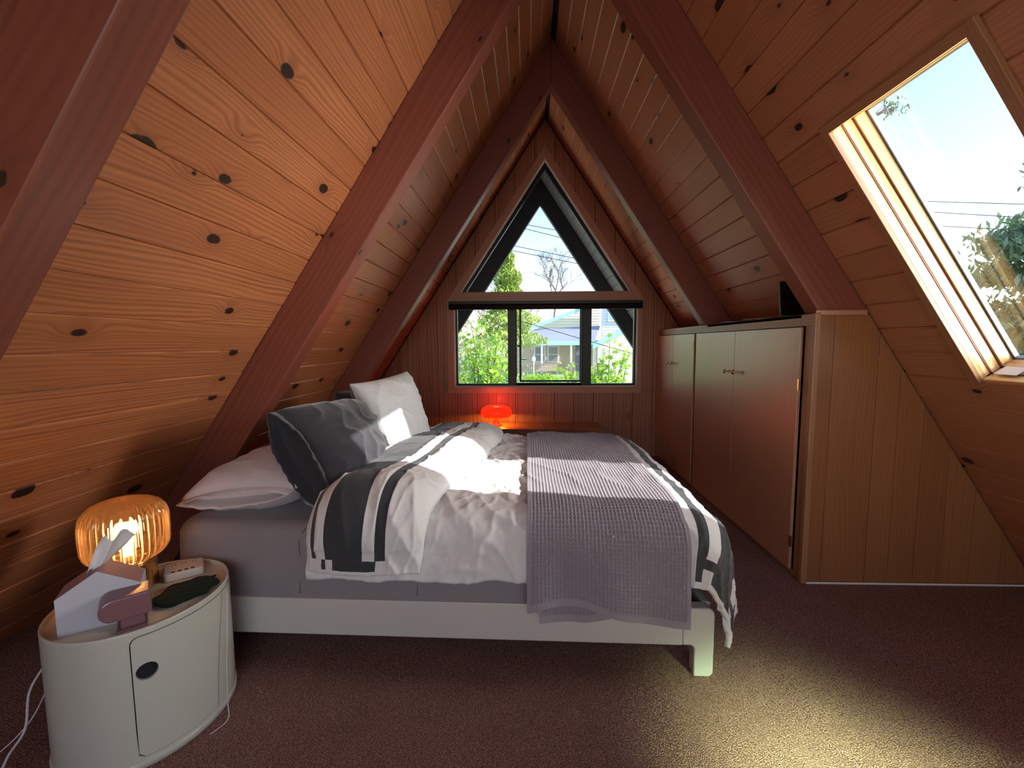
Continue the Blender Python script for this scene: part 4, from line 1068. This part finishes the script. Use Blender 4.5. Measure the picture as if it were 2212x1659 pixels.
# bare tree
def bare(label, x_, y_, z0, z1, spread, n, seed, r0=.10, name='bare_tree'):
    random.seed(seed); t_ = thing(name, label, 'tree', (x_, y_, -2.05)); g = G()
    def br(p, d, L, r, lev):
        q = p+d*L; mid = p+d*L*.5+Vector((random.uniform(-.06, .06), random.uniform(-.06, .06), random.uniform(-.05, .05)))*L
        g.tube([p-Vector((x_, y_, -2.05)), mid-Vector((x_, y_, -2.05)), q-Vector((x_, y_, -2.05))], [r, r*.85, r*.6], 5)
        if lev == 0: return
        for _ in range(n):
            nd = (d+Vector((random.uniform(-1, 1)*spread, random.uniform(-1, 1)*spread, random.uniform(-.4, .6)))).normalized(); br(p.lerp(q, random.uniform(.45, 1)), nd, L*random.uniform(.55, .8), r*.55, lev-1)
    br(Vector((x_, y_, -2.05)), Vector((0, 0, 1)), z0+2.05, r0, 0); br(Vector((x_, y_, z0)), Vector((.05, 0, 1)).normalized(), (z1-z0)*.38, r0*.9, 5); g.build('branches', M_bark, t_); return t_
bare('leafless tree with fine branches right of the conifer', 3.1, 52, 4.0, 13.5, .9, 4, 8, r0=.16)
bare('leafless tree behind the porch gable', .6, 64, 2, 9.0, .9, 4, 12)
bare('leafless twiggy tree behind the left maple', -3.0, 34, 0, 7.5, .9, 4, 15)
# wires (strung between poles well outside the picture)
M_wire = flat('black_wire', (.02, .02, .02), .6)
def wire(x0, z0, x1, z1, y, r, label, grp, ext=30):
    s_ = (z1-z0)/(x1-x0); P = [(x0-ext+2*ext*k/16+ (x1-x0)*0, y, z0+s_*(-ext+2*ext*k/16)+.0) for k in range(17)]
    tag(G().tube(P, r, 6).build('power_line', M_wire), label, 'power line', grp)
WG = 'power lines across the gable window'
for (x0, z0, x1, z1, l) in ((-.298, 4.738, 1.524, 4.35, 'thick power line across the gable triangle, third from the top'), (-.298, 4.562, 1.656, 4.157, 'power line just below the thick one in the gable triangle'), (-.132, 5.513, 1.001, 5.292, 'topmost power line in the gable triangle'), (.192, 5.287, 1.164, 5.037, 'second power line from the top in the gable triangle')):
    wire(x0, z0, x1, z1, 16, .011, l, WG, 12)
wire(.336, 1.972, 1.913, 1.505, 16, .012, 'service wire sloping in front of the porch roof', WG, 5)
for (x0, z0, x1, z1, l) in ((7.603, 3.992, 9.412, 3.913, 'top power line seen through the skylight'), (7.704, 3.794, 9.435, 3.666, 'middle power line seen through the skylight'), (7.853, 3.534, 9.013, 3.457, 'lowest power line seen through the skylight')):
    wire(x0, z0, x1, z1, 9, .007, l, 'power lines through the skylight', 6)
# pine through the skylight
random.seed(21)
def pine_tree():
    c0 = Vector((10.9, 9.6, -2.45)); lc = []; stems = [[c0, c0+Vector((0, 0, 3.5)), c0+Vector((.1, 0, 6.9))]]
    for k in range(100):
        h = random.uniform(.0, 1); z_ = -1.2+6.6*h; L = (2.5*(1-h)**.8+.25)*random.uniform(.7, 1.1); a = random.uniform(0, 2*PI); p = c0+Vector((0, 0, z_+2.05))
        q = p+Vector((math.cos(a)*L, math.sin(a)*L, .12*L)); stems.append([p, p.lerp(q, .5)+Vector((0, 0, .06)), q])
        for f_ in (.35, .5, .65, .8, .92, 1.0): lc += blob(p.lerp(q, f_), (.18, .18, .11), 44)
    return tree('pine_tree', 'blue-green pine tree outside the skylight', tuple(c0), stems, lc, .11, M_pine, star=False, r0=.07)
pine_tree()
tp = thing('pine_branch', 'pine branch tip with sparse needles at the upper left of the skylight', 'branch', (7.4, 9.5, 5.6)); g = G(); lc = []
random.seed(4)
for k in range(9):
    a = Vector((-.75+random.uniform(-.1, .1), -.5, .0)); q = Vector((random.uniform(-.65, -.25), -.5+random.uniform(-.1, .1), random.uniform(-.1, .32))); g.tube([a, a.lerp(q, .5)+Vector((0, 0, .03)), q], [.010, .006, .003], 5); lc += blob(q, (.04, .05, .03), 12)
g.tube([Vector((-2.6, .2, -.9)), Vector((-1.4, -.2, -.25)), Vector((-.75, -.5, 0))], [.04, .02, .012], 6); g.build('twigs', M_bark, tp)
leaves(lc, .05, M_pine, 'needles', tp, False)
